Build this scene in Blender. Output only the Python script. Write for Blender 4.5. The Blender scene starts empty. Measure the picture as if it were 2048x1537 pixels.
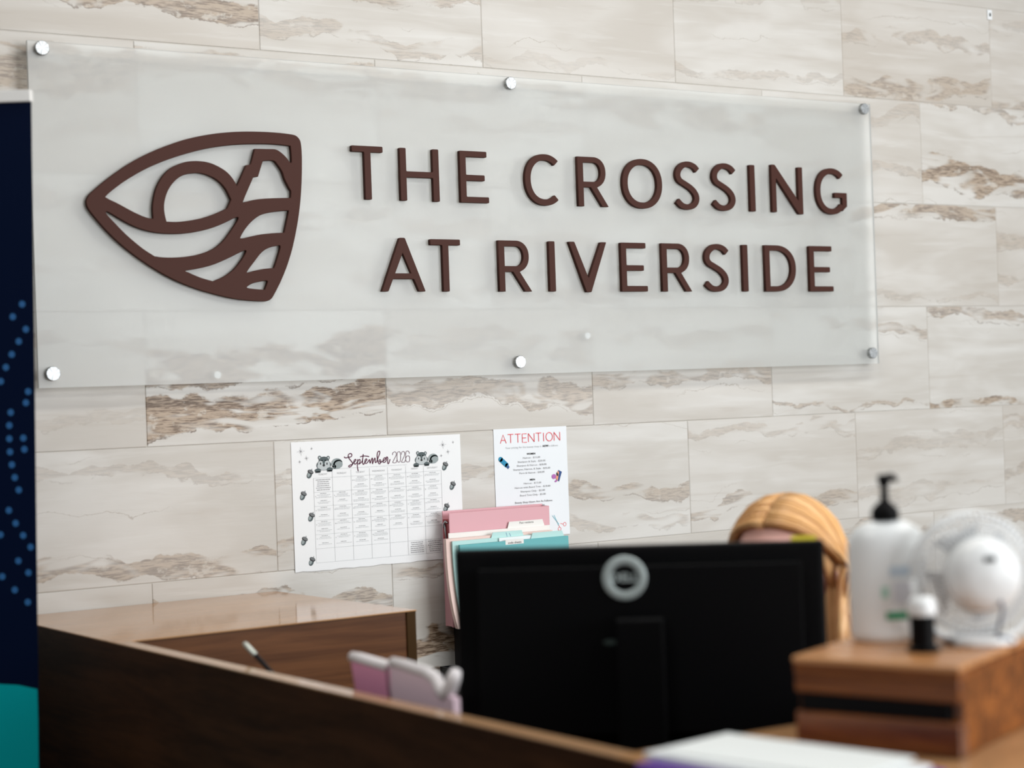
import bpy, bmesh, math, random
from mathutils import Vector, Matrix

# ------------------------------------------------------------------ camera, world, lights, exposure
sc = bpy.context.scene
COL = sc.collection
cam_d = bpy.data.cameras.new('camera')
cam = bpy.data.objects.new('camera', cam_d)
COL.objects.link(cam)
sc.camera = cam
cam_d.sensor_width = 36.0
cam_d.sensor_fit = 'HORIZONTAL'
cam_d.lens = 3541.8 / 2048 * 36
cam_d.clip_start = 0.05
YAW, PITCH, ROLL = 0.56167, 0.00258, -0.0346
fw = Vector((math.sin(YAW) * math.cos(PITCH), math.cos(YAW) * math.cos(PITCH), math.sin(PITCH)))
rt = fw.cross(Vector((0, 0, 1))).normalized()
up = rt.cross(fw)
r2 = rt * math.cos(ROLL) + up * math.sin(ROLL)
u2 = -rt * math.sin(ROLL) + up * math.cos(ROLL)
M = Matrix((r2, u2, -fw)).transposed().to_4x4()
M.translation = Vector((-1.4192, -3.7997, 1.5231))
cam.matrix_world = M
cam_d.dof.use_dof = True
cam_d.dof.focus_distance = 4.35
cam_d.dof.aperture_fstop = 2.3

world = bpy.data.worlds.new('world')
sc.world = world
world.use_nodes = True
bg = world.node_tree.nodes['Background']
bg.inputs[0].default_value = (0.93, 0.97, 1.0, 1)
bg.inputs[1].default_value = 0.17


def area(name, loc, target, sx, sy, power, color):
    d = bpy.data.lights.new(name, 'AREA')
    d.shape = 'RECTANGLE'
    d.size, d.size_y = sx, sy
    d.energy = power
    d.color = color
    o = bpy.data.objects.new(name, d)
    COL.objects.link(o)
    o.location = loc
    o.rotation_euler = (Vector(target) - Vector(loc)).to_track_quat('-Z', 'Y').to_euler()
    return o


area('window_daylight', (3.4, -6.4, 2.1), (0.9, 0, 1.5), 4.6, 2.4, 375, (0.95, 0.98, 1.0))
area('ceiling_lamp', (0.4, -1.3, 3.25), (0.4, -1.0, 0), 1.2, 0.3, 19, (1.0, 0.97, 0.92))
area('ceiling_lamp', (2.2, -1.3, 3.25), (2.2, -1.0, 0), 1.2, 0.3, 15, (1.0, 0.97, 0.92))
area('ceiling_lamp', (-1.9, -2.7, 3.25), (-1.9, -2.7, 0), 1.2, 0.6, 36, (1.0, 0.97, 0.92))  # unseen lamp added to brighten the faces turned to the left
area('ceiling_lamp', (1.2, -3.0, 3.25), (1.2, -3.0, 0), 1.2, 0.6, 36, (1.0, 0.97, 0.92))

vs = sc.view_settings
vs.view_transform = 'Standard'
vs.look = 'None'
vs.exposure = -0.17
vs.gamma = 1.0
vs.use_curve_mapping = False
sc.cycles.use_denoising = True
sc.cycles.use_adaptive_sampling = True
sc.cycles.adaptive_threshold = 0.03
sc.cycles.max_bounces = 7
sc.cycles.diffuse_bounces = 3
sc.cycles.glossy_bounces = 3
sc.cycles.transmission_bounces = 5
random.seed(4)


# ------------------------------------------------------------------ helpers
def link(name, me, mats, parent=None, loc=None, smooth=False):
    o = bpy.data.objects.new(name, me)
    COL.objects.link(o)
    if not isinstance(mats, (list, tuple)):
        mats = [mats]
    if len(me.materials) == 0:
        for m in mats:
            me.materials.append(m)
    if smooth:
        for f in me.polygons:
            f.use_smooth = True
    if parent:
        o.parent = parent
    if loc:
        o.location = loc
    return o


def thing(name, label, cat, loc=(0, 0, 0), rz=0.0, group=None):
    o = bpy.data.objects.new(name, None)
    COL.objects.link(o)
    o.empty_display_size = 0.05
    o.location = loc
    o.rotation_euler = (0, 0, rz)
    tag(o, label, cat, group)
    return o


def tag(o, label, cat, group=None):
    o['label'] = label
    o['category'] = cat
    if group:
        o['group'] = group
    return o


class MB:
    def __init__(s):
        s.v, s.f, s.m = [], [], []

    def face(s, pts, m=0):
        i = len(s.v)
        s.v += [tuple(q) for q in pts]
        s.f.append(tuple(range(i, i + len(pts))))
        s.m.append(m)

    def box(s, a, b, m=0):
        (x0, y0, z0), (x1, y1, z1) = a, b
        i = len(s.v)
        s.v += [(x0, y0, z0), (x1, y0, z0), (x1, y1, z0), (x0, y1, z0), (x0, y0, z1), (x1, y0, z1), (x1, y1, z1), (x0, y1, z1)]
        for q in ((0, 3, 2, 1), (4, 5, 6, 7), (0, 1, 5, 4), (1, 2, 6, 5), (2, 3, 7, 6), (3, 0, 4, 7)):
            s.f.append(tuple(i + k for k in q))
            s.m.append(m)

    def prism(s, poly, z0, z1, m=0):
        """vertical prism over an xy polygon (counter-clockwise)"""
        n = len(poly)
        i = len(s.v)
        s.v += [(x, y, z0) for x, y in poly] + [(x, y, z1) for x, y in poly]
        s.f.append(tuple(i + k for k in reversed(range(n))))
        s.f.append(tuple(i + n + k for k in range(n)))
        s.m += [m, m]
        for k in range(n):
            s.f.append((i + k, i + (k + 1) % n, i + n + (k + 1) % n, i + n + k))
            s.m.append(m)

    def lathe(s, prof, n=32, m=0, sx=1.0, sy=1.0, c=(0, 0, 0), caps=True):
        i = len(s.v)
        for r, z in prof:
            for k in range(n):
                a = 2 * math.pi * k / n
                s.v.append((c[0] + r * sx * math.cos(a), c[1] + r * sy * math.sin(a), c[2] + z))
        for j in range(len(prof) - 1):
            for k in range(n):
                a, b = i + j * n + k, i + j * n + (k + 1) % n
                s.f.append((a, b, b + n, a + n))
                s.m.append(m)
        if caps:
            s.f.append(tuple(i + k for k in reversed(range(n))))
            s.f.append(tuple(i + (len(prof) - 1) * n + k for k in range(n)))
            s.m += [m, m]

    def tube(s, pts, rad, n=8, m=0, closed=False):
        pts = [Vector(q) for q in pts]
        N = len(pts)
        if not isinstance(rad, (list, tuple)):
            rad = [rad] * N
        i = len(s.v)
        nrm = None
        for j, q in enumerate(pts):
            if closed:
                t = (pts[(j + 1) % N] - pts[j - 1]).normalized()
            else:
                t = (pts[min(j + 1, N - 1)] - pts[max(j - 1, 0)]).normalized()
            if nrm is None:
                nrm = t.cross(Vector((0.3, 0.2, 0.93))).normalized()
            nrm = (nrm - t * nrm.dot(t)).normalized()
            bn = t.cross(nrm)
            for k in range(n):
                a = 2 * math.pi * k / n
                s.v.append(tuple(q + (nrm * math.cos(a) + bn * math.sin(a)) * rad[j]))
        for j in range(N if closed else N - 1):
            for k in range(n):
                a, b = i + j * n + k, i + j * n + (k + 1) % n
                c = i + ((j + 1) % N) * n + (k + 1) % n
                d = i + ((j + 1) % N) * n + k
                s.f.append((a, b, c, d))
                s.m.append(m)
        if not closed:
            s.f.append(tuple(i + k for k in reversed(range(n))))
            s.f.append(tuple(i + (N - 1) * n + k for k in range(n)))
            s.m += [m, m]

    def ellipse(s, x, z, rx, rz, y, m=0, rot=0.0, n=24, a0=0, a1=360):
        """flat print facing -Y in the xz plane"""
        pts = []
        for k in range(n if a1 - a0 >= 360 else n + 1):
            a = math.radians(a0 + (a1 - a0) * k / n)
            px, pz = rx * math.cos(a), rz * math.sin(a)
            pts.append((x + px * math.cos(rot) - pz * math.sin(rot), y, z + px * math.sin(rot) + pz * math.cos(rot)))
        s.face(pts, m)

    def stroke(s, pts, w, y, m=0):
        """flat ribbon in the xz plane"""
        N = len(pts)
        L, Rr = [], []
        for j in range(N):
            ax, az = pts[max(j - 1, 0)]
            bx, bz = pts[min(j + 1, N - 1)]
            dx, dz = bx - ax, bz - az
            d = math.hypot(dx, dz) or 1
            nx, nz = -dz / d * w / 2, dx / d * w / 2
            L.append((pts[j][0] + nx, y, pts[j][1] + nz))
            Rr.append((pts[j][0] - nx, y, pts[j][1] - nz))
        for j in range(N - 1):
            s.face([Rr[j], Rr[j + 1], L[j + 1], L[j]], m)

    def mesh(s, name, bevel=0.0, seg=2):
        me = bpy.data.meshes.new(name)
        me.from_pydata(s.v, [], s.f)
        for q, mi in zip(me.polygons, s.m):
            q.material_index = mi
        if bevel:
            bm = bmesh.new()
            bm.from_mesh(me)
            bmesh.ops.bevel(bm, geom=list(bm.edges), offset=bevel, segments=seg, affect='EDGES', profile=0.5, clamp_overlap=True)
            bm.to_mesh(me)
            bm.free()
        me.update()
        return me

    def build(s, name, mats, parent=None, loc=None, smooth=False, bevel=0.0, seg=2):
        return link(name, s.mesh(name, bevel, seg), mats, parent, loc, smooth)


def catmull(pts, sub=5, closed=False):
    """smooth a polyline; points with a third item are kept as corners"""
    N = len(pts)
    out = []
    rng = range(N if closed else N - 1)
    for i in rng:
        p1, p2 = pts[i], pts[(i + 1) % N]
        p0 = pts[i - 1] if (closed or i > 0) else p1
        p3 = pts[(i + 2) % N] if (closed or i + 2 < N) else p2
        if len(p1) > 2:
            p0 = p1
        if len(p2) > 2:
            p3 = p2
        for k in range(sub):
            t = k / sub
            q = []
            for a in (0, 1):
                q.append(0.5 * (2 * p1[a] + (p2[a] - p0[a]) * t + (2 * p0[a] - 5 * p1[a] + 4 * p2[a] - p3[a]) * t * t
                                + (3 * p1[a] - p0[a] - 3 * p2[a] + p3[a]) * t ** 3))
            out.append(tuple(q))
    if not closed:
        out.append(tuple(pts[-1][:2]))
    return out


def rounded(poly, r):
    """round the corners of a polygon"""
    N = len(poly)
    out = []
    for i in range(N):
        a, b, c = Vector(poly[i - 1]), Vector(poly[i]), Vector(poly[(i + 1) % N])
        u, v = (a - b), (c - b)
        if u.length < 1e-6 or v.length < 1e-6:
            out.append(tuple(b))
            continue
        rr = min(r, u.length * 0.45, v.length * 0.45)
        p, q = b + u.normalized() * rr, b + v.normalized() * rr
        for t in (0, 0.33, 0.67, 1):
            out.append(tuple((1 - t) ** 2 * p + 2 * t * (1 - t) * b + t * t * q))
    return out


def plate(name, loops, y_front, depth, mat, parent, bevel=0.001):
    """solid plate parallel to the wall: loops in (x, z), first the outline, then holes"""
    cu = bpy.data.curves.new(name, 'CURVE')
    cu.dimensions = '2D'
    cu.fill_mode = 'BOTH'
    cu.extrude = depth / 2 - bevel
    cu.bevel_depth = bevel
    cu.bevel_resolution = 1
    cu.offset = -bevel
    for lp in loops:
        sp = cu.splines.new('POLY')
        sp.points.add(len(lp) - 1)
        for q, pt in zip(sp.points, lp):
            q.co = (pt[0], pt[1], 0, 1)
        sp.use_cyclic_u = True
    return curve_mesh(name, cu, mat, parent, (0, y_front + depth / 2, 0))


def curve_mesh(name, cu, mat, parent, loc):
    tmp = bpy.data.objects.new('tmp', cu)
    COL.objects.link(tmp)
    dg = bpy.context.evaluated_depsgraph_get()
    me = bpy.data.meshes.new_from_object(tmp.evaluated_get(dg))
    bpy.data.objects.remove(tmp)
    me.name = name
    me.materials.clear()
    me.transform(Matrix.Translation(loc) @ Matrix.Rotation(math.pi / 2, 4, 'X'))
    return link(name, me, mat, parent)


def text(name, body, x, z, size, y, mat, parent, align='CENTER', width=None, shear=0.0, bold=0.0, mtx=None):
    cu = bpy.data.curves.new(name, 'FONT')
    cu.body = body
    cu.size = size
    cu.align_x = align
    cu.align_y = 'CENTER'
    cu.fill_mode = 'FRONT'
    cu.offset = bold
    cu.shear = shear
    cu.resolution_u = 3
    tmp = bpy.data.objects.new('tmp', cu)
    COL.objects.link(tmp)
    dg = bpy.context.evaluated_depsgraph_get()
    me = bpy.data.meshes.new_from_object(tmp.evaluated_get(dg))
    bpy.data.objects.remove(tmp)
    me.name = name
    me.materials.clear()
    if width:
        xs = [v.co.x for v in me.vertices]
        k = width / (max(xs) - min(xs))
        me.transform(Matrix.Diagonal((k, 1, 1, 1)))
    if mtx is None:
        mtx = Matrix.Translation((x, y, z)) @ Matrix.Rotation(math.pi / 2, 4, 'X')
    me.transform(mtx)
    return link(name, me, mat, parent)


# ------------------------------------------------------------------ materials
def mat(name, color, rough=0.5, metal=0.0, spec=0.5, **kw):
    m = bpy.data.materials.new(name)
    m.use_nodes = True
    b = m.node_tree.nodes['Principled BSDF']
    b.inputs['Base Color'].default_value = (*color, 1)
    b.inputs['Roughness'].default_value = rough
    b.inputs['Metallic'].default_value = metal
    b.inputs['Specular IOR Level'].default_value = spec
    for k, v in kw.items():
        b.inputs[k].default_value = v
    return m


class NT:
    """small node-tree writer"""

    def __init__(s, m):
        s.t = m.node_tree
        s.b = s.t.nodes['Principled BSDF']

    def put(s, sock, v):
        if hasattr(v, 'is_output'):
            s.t.links.new(v, sock)
        elif v is not None:
            sock.default_value = v

    def math(s, op, a, b=None, c=None, clamp=False):
        n = s.t.nodes.new('ShaderNodeMath')
        n.operation = op
        n.use_clamp = clamp
        for k, v in enumerate((a, b, c)):
            if v is not None:
                s.put(n.inputs[k], v)
        return n.outputs[0]

    def coord(s, kind='Object'):
        return s.t.nodes.new('ShaderNodeTexCoord').outputs[kind]

    def xyz(s, v):
        n = s.t.nodes.new('ShaderNodeSeparateXYZ')
        s.put(n.inputs[0], v)
        return n.outputs

    def vec(s, x, y, z):
        n = s.t.nodes.new('ShaderNodeCombineXYZ')
        for k, v in enumerate((x, y, z)):
            s.put(n.inputs[k], v)
        return n.outputs[0]

    def noise(s, v, scale=1.0, detail=3.0, rough=0.55, dist=0.0):
        n = s.t.nodes.new('ShaderNodeTexNoise')
        s.put(n.inputs['Vector'], v)
        s.put(n.inputs['Scale'], scale)
        n.inputs['Detail'].default_value = detail
        n.inputs['Roughness'].default_value = rough
        n.inputs['Distortion'].default_value = dist
        return n.outputs[0]

    def attr(s, name):
        n = s.t.nodes.new('ShaderNodeAttribute')
        n.attribute_type = 'OBJECT'
        n.attribute_name = name
        return n.outputs['Fac']

    def smooth(s, v, a, b):
        n = s.t.nodes.new('ShaderNodeMapRange')
        n.interpolation_type = 'SMOOTHSTEP'
        s.put(n.inputs[0], v)
        s.put(n.inputs[1], a)
        s.put(n.inputs[2], b)
        n.inputs[3].default_value = 0
        n.inputs[4].default_value = 1
        return n.outputs[0]

    def mix(s, f, a, b):
        n = s.t.nodes.new('ShaderNodeMix')
        n.data_type = 'RGBA'
        s.put(n.inputs[0], f)
        s.put(n.inputs[6], a if hasattr(a, 'is_output') else (*a, 1))
        s.put(n.inputs[7], b if hasattr(b, 'is_output') else (*b, 1))
        return n.outputs[2]

    def bump(s, h, strength, dist):
        n = s.t.nodes.new('ShaderNodeBump')
        n.inputs['Strength'].default_value = strength
        n.inputs['Distance'].default_value = dist
        s.put(n.inputs['Height'], h)
        s.t.links.new(n.outputs[0], s.b.inputs['Normal'])


def tile_material():
    m = mat('travertine_tile', (0.6, 0.58, 0.54), 0.42, spec=0.35)
    t = NT(m)
    x, y, z = t.xyz(t.coord())
    seed = t.attr('seed')
    sx = t.math('MULTIPLY_ADD', seed, 3.71, x)
    sz = t.math('MULTIPLY_ADD', seed, 2.13, z)
    big = t.noise(t.vec(t.math('MULTIPLY', sx, 1.7), seed, t.math('MULTIPLY', sz, 7.0)), 1.0, 3, 0.6, 0.5)
    streak = t.noise(t.vec(t.math('MULTIPLY', sx, 2.6), seed, t.math('MULTIPLY', sz, 36.0)), 1.0, 4, 0.6, 0.4)
    fine = t.noise(t.vec(t.math('MULTIPLY', sx, 34.0), seed, t.math('MULTIPLY', sz, 260.0)), 1.0, 3, 0.6, 0.3)
    warp = t.noise(t.vec(t.math('MULTIPLY', sx, 5.0), seed, t.math('MULTIPLY', sz, 5.0)), 1.0, 2, 0.6)
    warp2 = t.noise(t.vec(t.math('MULTIPLY', sx, 22.0), seed, t.math('MULTIPLY', sz, 30.0)), 1.0, 4, 0.65)
    col = t.mix(t.smooth(big, 0.36, 0.66), (0.53, 0.503, 0.462), (0.635, 0.62, 0.59))
    tone = t.attr('tone')
    col = t.mix(t.math('MULTIPLY', tone, 0.75, clamp=True), col, (0.47, 0.41, 0.35))
    s1 = t.math('MULTIPLY', t.smooth(streak, 0.54, 0.74), 0.26)
    col = t.mix(s1, col, (0.40, 0.345, 0.29))
    s2 = t.math('MULTIPLY', t.smooth(streak, 0.46, 0.30), 0.35)
    col = t.mix(s2, col, (0.68, 0.67, 0.645))
    # warped height
    zw = t.math('ADD', z, t.math('MULTIPLY_ADD', t.math('SUBTRACT', warp, 0.5), 0.13, t.math('MULTIPLY', t.math('SUBTRACT', warp2, 0.5), 0.03)))
    zw = t.math('ADD', zw, t.math('MULTIPLY', x, t.attr('slant')))
    for k in ('a', 'b'):
        c, w, st = t.attr('band_%s' % k), t.attr('width_%s' % k), t.attr('strength_%s' % k)
        d = t.math('ABSOLUTE', t.math('SUBTRACT', zw, c))
        r = t.math('DIVIDE', d, w)
        mask = t.smooth(r, 1.0, 0.86)
        patch = t.smooth(t.noise(t.vec(t.math('MULTIPLY', sx, 5.0), seed, t.math('MULTIPLY_ADD', sz, 17.0, 3.0 if k == 'a' else 9.0)), 1.0, 2, 0.6, 1.0), 0.40, 0.52)
        grain = t.smooth(t.math('ADD', t.math('MULTIPLY', fine, 0.68), t.math('MULTIPLY', streak, 0.32)), 0.40, 0.57)
        bc = t.mix(grain, (0.125, 0.075, 0.042), (0.41, 0.315, 0.23))
        bc = t.mix(t.math('MULTIPLY', t.smooth(warp2, 0.56, 0.68), 0.7), bc, (0.60, 0.56, 0.50))
        f = t.math('MULTIPLY', t.math('MULTIPLY', mask, patch), st, clamp=True)
        col = t.mix(f, col, bc)
        # a dark seam along the lower edge of the band
        seam = t.math('ABSOLUTE', t.math('ADD', t.math('SUBTRACT', zw, c), t.math('MULTIPLY', w, 0.95)))
        sm = t.math('MULTIPLY', t.math('MULTIPLY', t.smooth(seam, 0.0028, 0.0004), t.smooth(warp2, 0.45, 0.6)), t.math('MULTIPLY', st, 0.8), clamp=True)
        col = t.mix(sm, col, (0.13, 0.085, 0.055))
    # fine dark hairlines running with the bedding
    hair = t.math('ABSOLUTE', t.math('SUBTRACT', t.math('FRACT', t.math('MULTIPLY_ADD', zw, 9.0, seed)), 0.5))
    col = t.mix(t.math('MULTIPLY', t.math('MULTIPLY', t.smooth(hair, 0.012, 0.002), t.smooth(big, 0.5, 0.62)), 0.45), col, (0.27, 0.22, 0.17))
    t.put(t.b.inputs['Base Color'], col)
    t.bump(t.math('ADD', t.math('MULTIPLY', streak, 0.7), t.math('MULTIPLY', fine, 0.3)), 0.12, 0.004)
    return m


def wood_material(name, dark, light, axis='x', rough=0.22, scale=1.0, coat=0.0, spec=0.5):
    m = mat(name, light, rough, spec=spec)
    t = NT(m)
    x, y, z = t.xyz(t.coord())
    k = {'x': (1.6, 22, 22), 'y': (22, 1.6, 22), 'z': (22, 22, 1.6)}[axis]
    v = t.vec(*[t.math('MULTIPLY', q, kk * scale) for q, kk in zip((x, y, z), k)])
    n1 = t.noise(v, 1.0, 6, 0.62, 0.9)
    k2 = {'x': (5, 190, 190), 'y': (190, 5, 190), 'z': (190, 190, 5)}[axis]
    n2 = t.noise(t.vec(*[t.math('MULTIPLY', q, kk * scale) for q, kk in zip((x, y, z), k2)]), 1.0, 3, 0.6)
    f = t.math('ADD', t.math('MULTIPLY', n1, 0.75), t.math('MULTIPLY', n2, 0.25))
    t.put(t.b.inputs['Base Color'], t.mix(t.smooth(f, 0.33, 0.66), dark, light))
    t.b.inputs['Coat Weight'].default_value = coat
    t.b.inputs['Coat Roughness'].default_value = 0.06
    t.bump(n2, 0.08, 0.001)
    return m


def frosted_material():
    """etched face of the acrylic sheet: scatters what passes through, with a milky share"""
    m = bpy.data.materials.new('frosted_acrylic')
    m.use_nodes = True
    nt = m.node_tree
    nt.nodes.clear()
    out = nt.nodes.new('ShaderNodeOutputMaterial')
    rf = nt.nodes.new('ShaderNodeBsdfRefraction')
    rf.inputs['Color'].default_value = (0.985, 0.995, 0.99, 1)
    rf.inputs['Roughness'].default_value = 0.55
    rf.inputs['IOR'].default_value = 1.45
    tp = nt.nodes.new('ShaderNodeBsdfTransparent')
    tp.inputs['Color'].default_value = (0.985, 0.995, 0.99, 1)
    df = nt.nodes.new('ShaderNodeBsdfDiffuse')
    df.inputs['Color'].default_value = (0.93, 0.945, 0.94, 1)
    tr = nt.nodes.new('ShaderNodeBsdfTranslucent')
    tr.inputs['Color'].default_value = (0.98, 0.99, 0.985, 1)
    gs = nt.nodes.new('ShaderNodeBsdfGlossy')
    gs.inputs['Color'].default_value = (1, 1, 1, 1)
    gs.inputs['Roughness'].default_value = 0.35

    def mx(f, a, b):
        n = nt.nodes.new('ShaderNodeMixShader')
        n.inputs[0].default_value = f
        nt.links.new(a.outputs[0], n.inputs[1])
        nt.links.new(b.outputs[0], n.inputs[2])
        return n
    milky = mx(0.22, df, tr)
    clear = mx(0.30, rf, tp)
    body = mx(0.68, milky, clear)
    nt.links.new(mx(0.03, body, gs).outputs[0], out.inputs[0])
    return m


def clear_material():
    """polished rear face of the acrylic sheet"""
    m = bpy.data.materials.new('clear_acrylic_face')
    m.use_nodes = True
    nt = m.node_tree
    nt.nodes.clear()
    out = nt.nodes.new('ShaderNodeOutputMaterial')
    tp = nt.nodes.new('ShaderNodeBsdfTransparent')
    tp.inputs['Color'].default_value = (0.985, 0.995, 0.99, 1)
    nt.links.new(tp.outputs[0], out.inputs[0])
    return m


def brushed_material():
    m = mat('brushed_aluminium', (0.80, 0.81, 0.82), 0.42, 1.0)
    t = NT(m)
    x, y, z = t.xyz(t.coord())
    ang = t.math('ARCTAN2', z, x)
    n = t.noise(t.vec(t.math('MULTIPLY', ang, 3.0), 0.0, 0.0), 1.0, 2)
    t.put(t.b.inputs['Base Color'], t.mix(t.smooth(n, 0.35, 0.65), (0.24, 0.25, 0.25), (0.50, 0.51, 0.52)))
    return m


def hair_material():
    m = mat('strawberry_blond_hair', (0.6, 0.3, 0.12), 0.42, spec=0.4)
    t = NT(m)
    u, v, _ = t.xyz(t.coord('UV'))
    n = t.noise(t.vec(t.math('MULTIPLY', u, 26), t.math('MULTIPLY', v, 1.4), 0.0), 1.0, 5, 0.65)
    t.put(t.b.inputs['Base Color'], t.mix(t.smooth(n, 0.38, 0.62), (0.44, 0.19, 0.060), (0.86, 0.53, 0.25)))
    t.bump(n, 0.5, 0.006)
    return m


TILE = tile_material()
GROUT = mat('grout', (0.50, 0.47, 0.43), 0.9)
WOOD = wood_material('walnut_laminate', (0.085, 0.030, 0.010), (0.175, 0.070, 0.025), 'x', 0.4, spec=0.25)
WOODY = wood_material('walnut_laminate_side_shaded', (0.018, 0.006, 0.002), (0.050, 0.019, 0.007), 'y', 0.5, spec=0.08)  # same walnut, with the shade on the outer side darkened into its colour
WOODTOP = wood_material('walnut_laminate_top_lit', (0.38, 0.20, 0.09), (0.53, 0.30, 0.145), 'x', 0.09, spec=0.35)  # same walnut, the wall's reflection on the tops lightened into its colour
WOODTOPY = wood_material('walnut_laminate_ledge_lit', (0.36, 0.205, 0.105), (0.50, 0.305, 0.17), 'y', 0.12, spec=0.35)  # ledge copy of the walnut, its bright reflection put into the colour too
WOODBOXLIT = wood_material('acacia_wood_lit', (0.30, 0.115, 0.035), (0.62, 0.31, 0.13), 'x', 0.24, 1.4, spec=0.5)  # box wood made paler for the lid: strong top light painted in
WOODBOX = wood_material('acacia_wood', (0.055, 0.011, 0.001), (0.27, 0.085, 0.016), 'x', 0.24, 1.4, spec=0.5)
FROST = frosted_material()
FCLEAR = clear_material()
FEDGE = mat('acrylic_edge', (0.80, 0.83, 0.82), 0.25)
ALU = brushed_material()
BRONZE = mat('bronze_painted_metal', (0.062, 0.0245, 0.0185), 0.5, 0.0, 0.08)
PAPER = mat('white_paper', (0.83, 0.84, 0.85), 0.6)
INK = mat('black_ink', (0.02, 0.02, 0.022), 0.7)
INKG = mat('grey_ink', (0.30, 0.30, 0.31), 0.7)
INKL = mat('pale_grey_ink', (0.52, 0.53, 0.54), 0.7)
INKP = mat('plum_ink', (0.10, 0.012, 0.045), 0.7)
INKR = mat('red_ink', (0.80, 0.10, 0.12), 0.7)
SQD = mat('dark_slate_ink', (0.075, 0.10, 0.105), 0.7)
SQM = mat('mid_slate_ink', (0.30, 0.345, 0.35), 0.7)
SQL = mat('light_slate_ink', (0.50, 0.54, 0.55), 0.7)
BLACK = mat('black_plastic', (0.002, 0.002, 0.0025), 0.5, spec=0.10)
BLACKS = mat('black_satin_plastic', (0.010, 0.010, 0.012), 0.35, spec=0.4)
WHITEP = mat('white_plastic', (0.80, 0.82, 0.83), 0.35)
EMBLEM = [
 [(-0.1373,1.9621),(-0.1354,1.97),(-0.1291,1.9794),(-0.1152,1.9917),(-0.0956,2.0081),(-0.0675,2.0289),(-0.0336,2.0514),(0.0062,2.0731),(0.0462,2.0909),(0.0924,2.1078),(0.139,2.12),(0.186,2.1285),(0.2364,2.1337),(0.2875,2.1356),(0.3299,2.1351),(0.362,2.1327),(0.3726,2.1296),(0.3801,2.1223),(0.3831,2.1126),(0.3845,2.0915),(0.384,2.0634),(0.3821,2.0295),(0.3781,1.9872),(0.3719,1.9477),(0.3634,1.9082),(0.3509,1.8631),(0.3349,1.821),(0.3168,1.7846),(0.3,1.7567),(0.2927,1.7484),(0.285,1.7448),(0.2759,1.7437),(0.243,1.7452),(0.2015,1.75),(0.1549,1.7602),(0.109,1.7732),(0.0638,1.7907),(0.0193,1.8134),(-0.0244,1.8411),(-0.0621,1.8699),(-0.0939,1.8999),(-0.12,1.9296),(-0.1342,1.949)],
 [(-0.0912,1.9771),(-0.0687,1.9957),(-0.0404,2.0152),(-0.0007,2.038),(0.0451,2.0585),(0.097,2.0768),(0.1495,2.0913),(0.2026,2.101),(0.2563,2.1061),(0.3106,2.108),(0.3517,2.1059),(0.3556,2.103),(0.3571,2.0848),(0.3571,2.0674,1),(0.3534,2.0678),(0.3446,2.0787),(0.3313,2.0899),(0.3178,2.0963),(0.2981,2.0963),(0.2655,2.0954,1),(0.254,2.059,1),(0.2425,2.0566,1),(0.2201,2.0125),(0.2171,2.0118),(0.2087,2.025),(0.1945,2.0397),(0.1744,2.0513),(0.1513,2.0594),(0.1253,2.0617),(0.0992,2.0593),(0.0761,2.0516),(0.0557,2.0401),(0.0381,2.0219),(0.0246,1.9987),(0.0172,1.9743),(0.0139,1.9527),(0.0145,1.9286,1),(-0.0044,1.9322),(-0.0319,1.9436),(-0.0644,1.9601),(-0.09,1.9718)],
 [(0.0459,1.9231,1),(0.0422,1.94),(0.0415,1.9588),(0.0456,1.9778),(0.0542,1.9969),(0.069,2.0149),(0.0866,2.0271),(0.1098,2.0334),(0.1329,2.0339),(0.1559,2.0274),(0.176,2.0157),(0.1915,1.9984),(0.2025,1.9762,1),(0.192,1.9558,1),(0.1616,1.9428),(0.1263,1.9316),(0.0886,1.9248),(0.0657,1.9227)],
 [(0.233,1.9748),(0.2594,2.029,1),(0.2715,2.0313,1),(0.2849,2.0679,1),(0.3107,2.0698),(0.321,2.061),(0.3326,2.0446),(0.3381,2.028),(0.3495,2.006),(0.353,2.0),(0.3518,1.9848,1),(0.3212,1.9834),(0.2877,1.9813),(0.2605,1.9778),(0.2364,1.9721)],
 [(-0.0931,1.9382),(-0.0884,1.9409),(-0.0655,1.9282),(-0.0385,1.9142),(-0.011,1.904),(0.0224,1.8974),(0.0619,1.8957),(0.1021,1.8991),(0.1428,1.9074),(0.1783,1.9199),(0.2128,1.9357),(0.2186,1.9331),(0.2108,1.9205),(0.1952,1.8996),(0.1768,1.8788),(0.1528,1.862),(0.1205,1.8507),(0.0829,1.8444),(0.043,1.8426),(0.0154,1.845,1),(-0.0125,1.8626),(-0.0449,1.8888),(-0.0715,1.9148)],
 [(0.0881,1.8133),(0.1164,1.8181),(0.1515,1.8265),(0.1872,1.8405),(0.2293,1.8597),(0.2345,1.8562),(0.2226,1.8381),(0.204,1.8173),(0.1798,1.8007),(0.1525,1.7897,1),(0.1215,1.7983),(0.0931,1.8098)],
 [(0.223,1.8913),(0.2341,1.9086),(0.2496,1.9255),(0.2712,1.9412),(0.2956,1.9487),(0.32,1.9526),(0.3421,1.9545),(0.345,1.9513),(0.3389,1.9273),(0.3325,1.9034,1),(0.3029,1.9015),(0.2696,1.8976),(0.2424,1.8916),(0.2259,1.8883)],
 [(0.2371,1.8134),(0.2553,1.8356),(0.2741,1.8566),(0.2926,1.8674),(0.314,1.8724),(0.3212,1.8706),(0.3146,1.8487),(0.3036,1.8208,1),(0.2817,1.8192),(0.2605,1.8155),(0.2394,1.8104)],
 [(0.2352,1.7775),(0.2474,1.7844),(0.2655,1.7889),(0.2843,1.7912),(0.285,1.7859),(0.2784,1.7706,1),(0.2589,1.772),(0.2381,1.7742)]]
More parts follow.
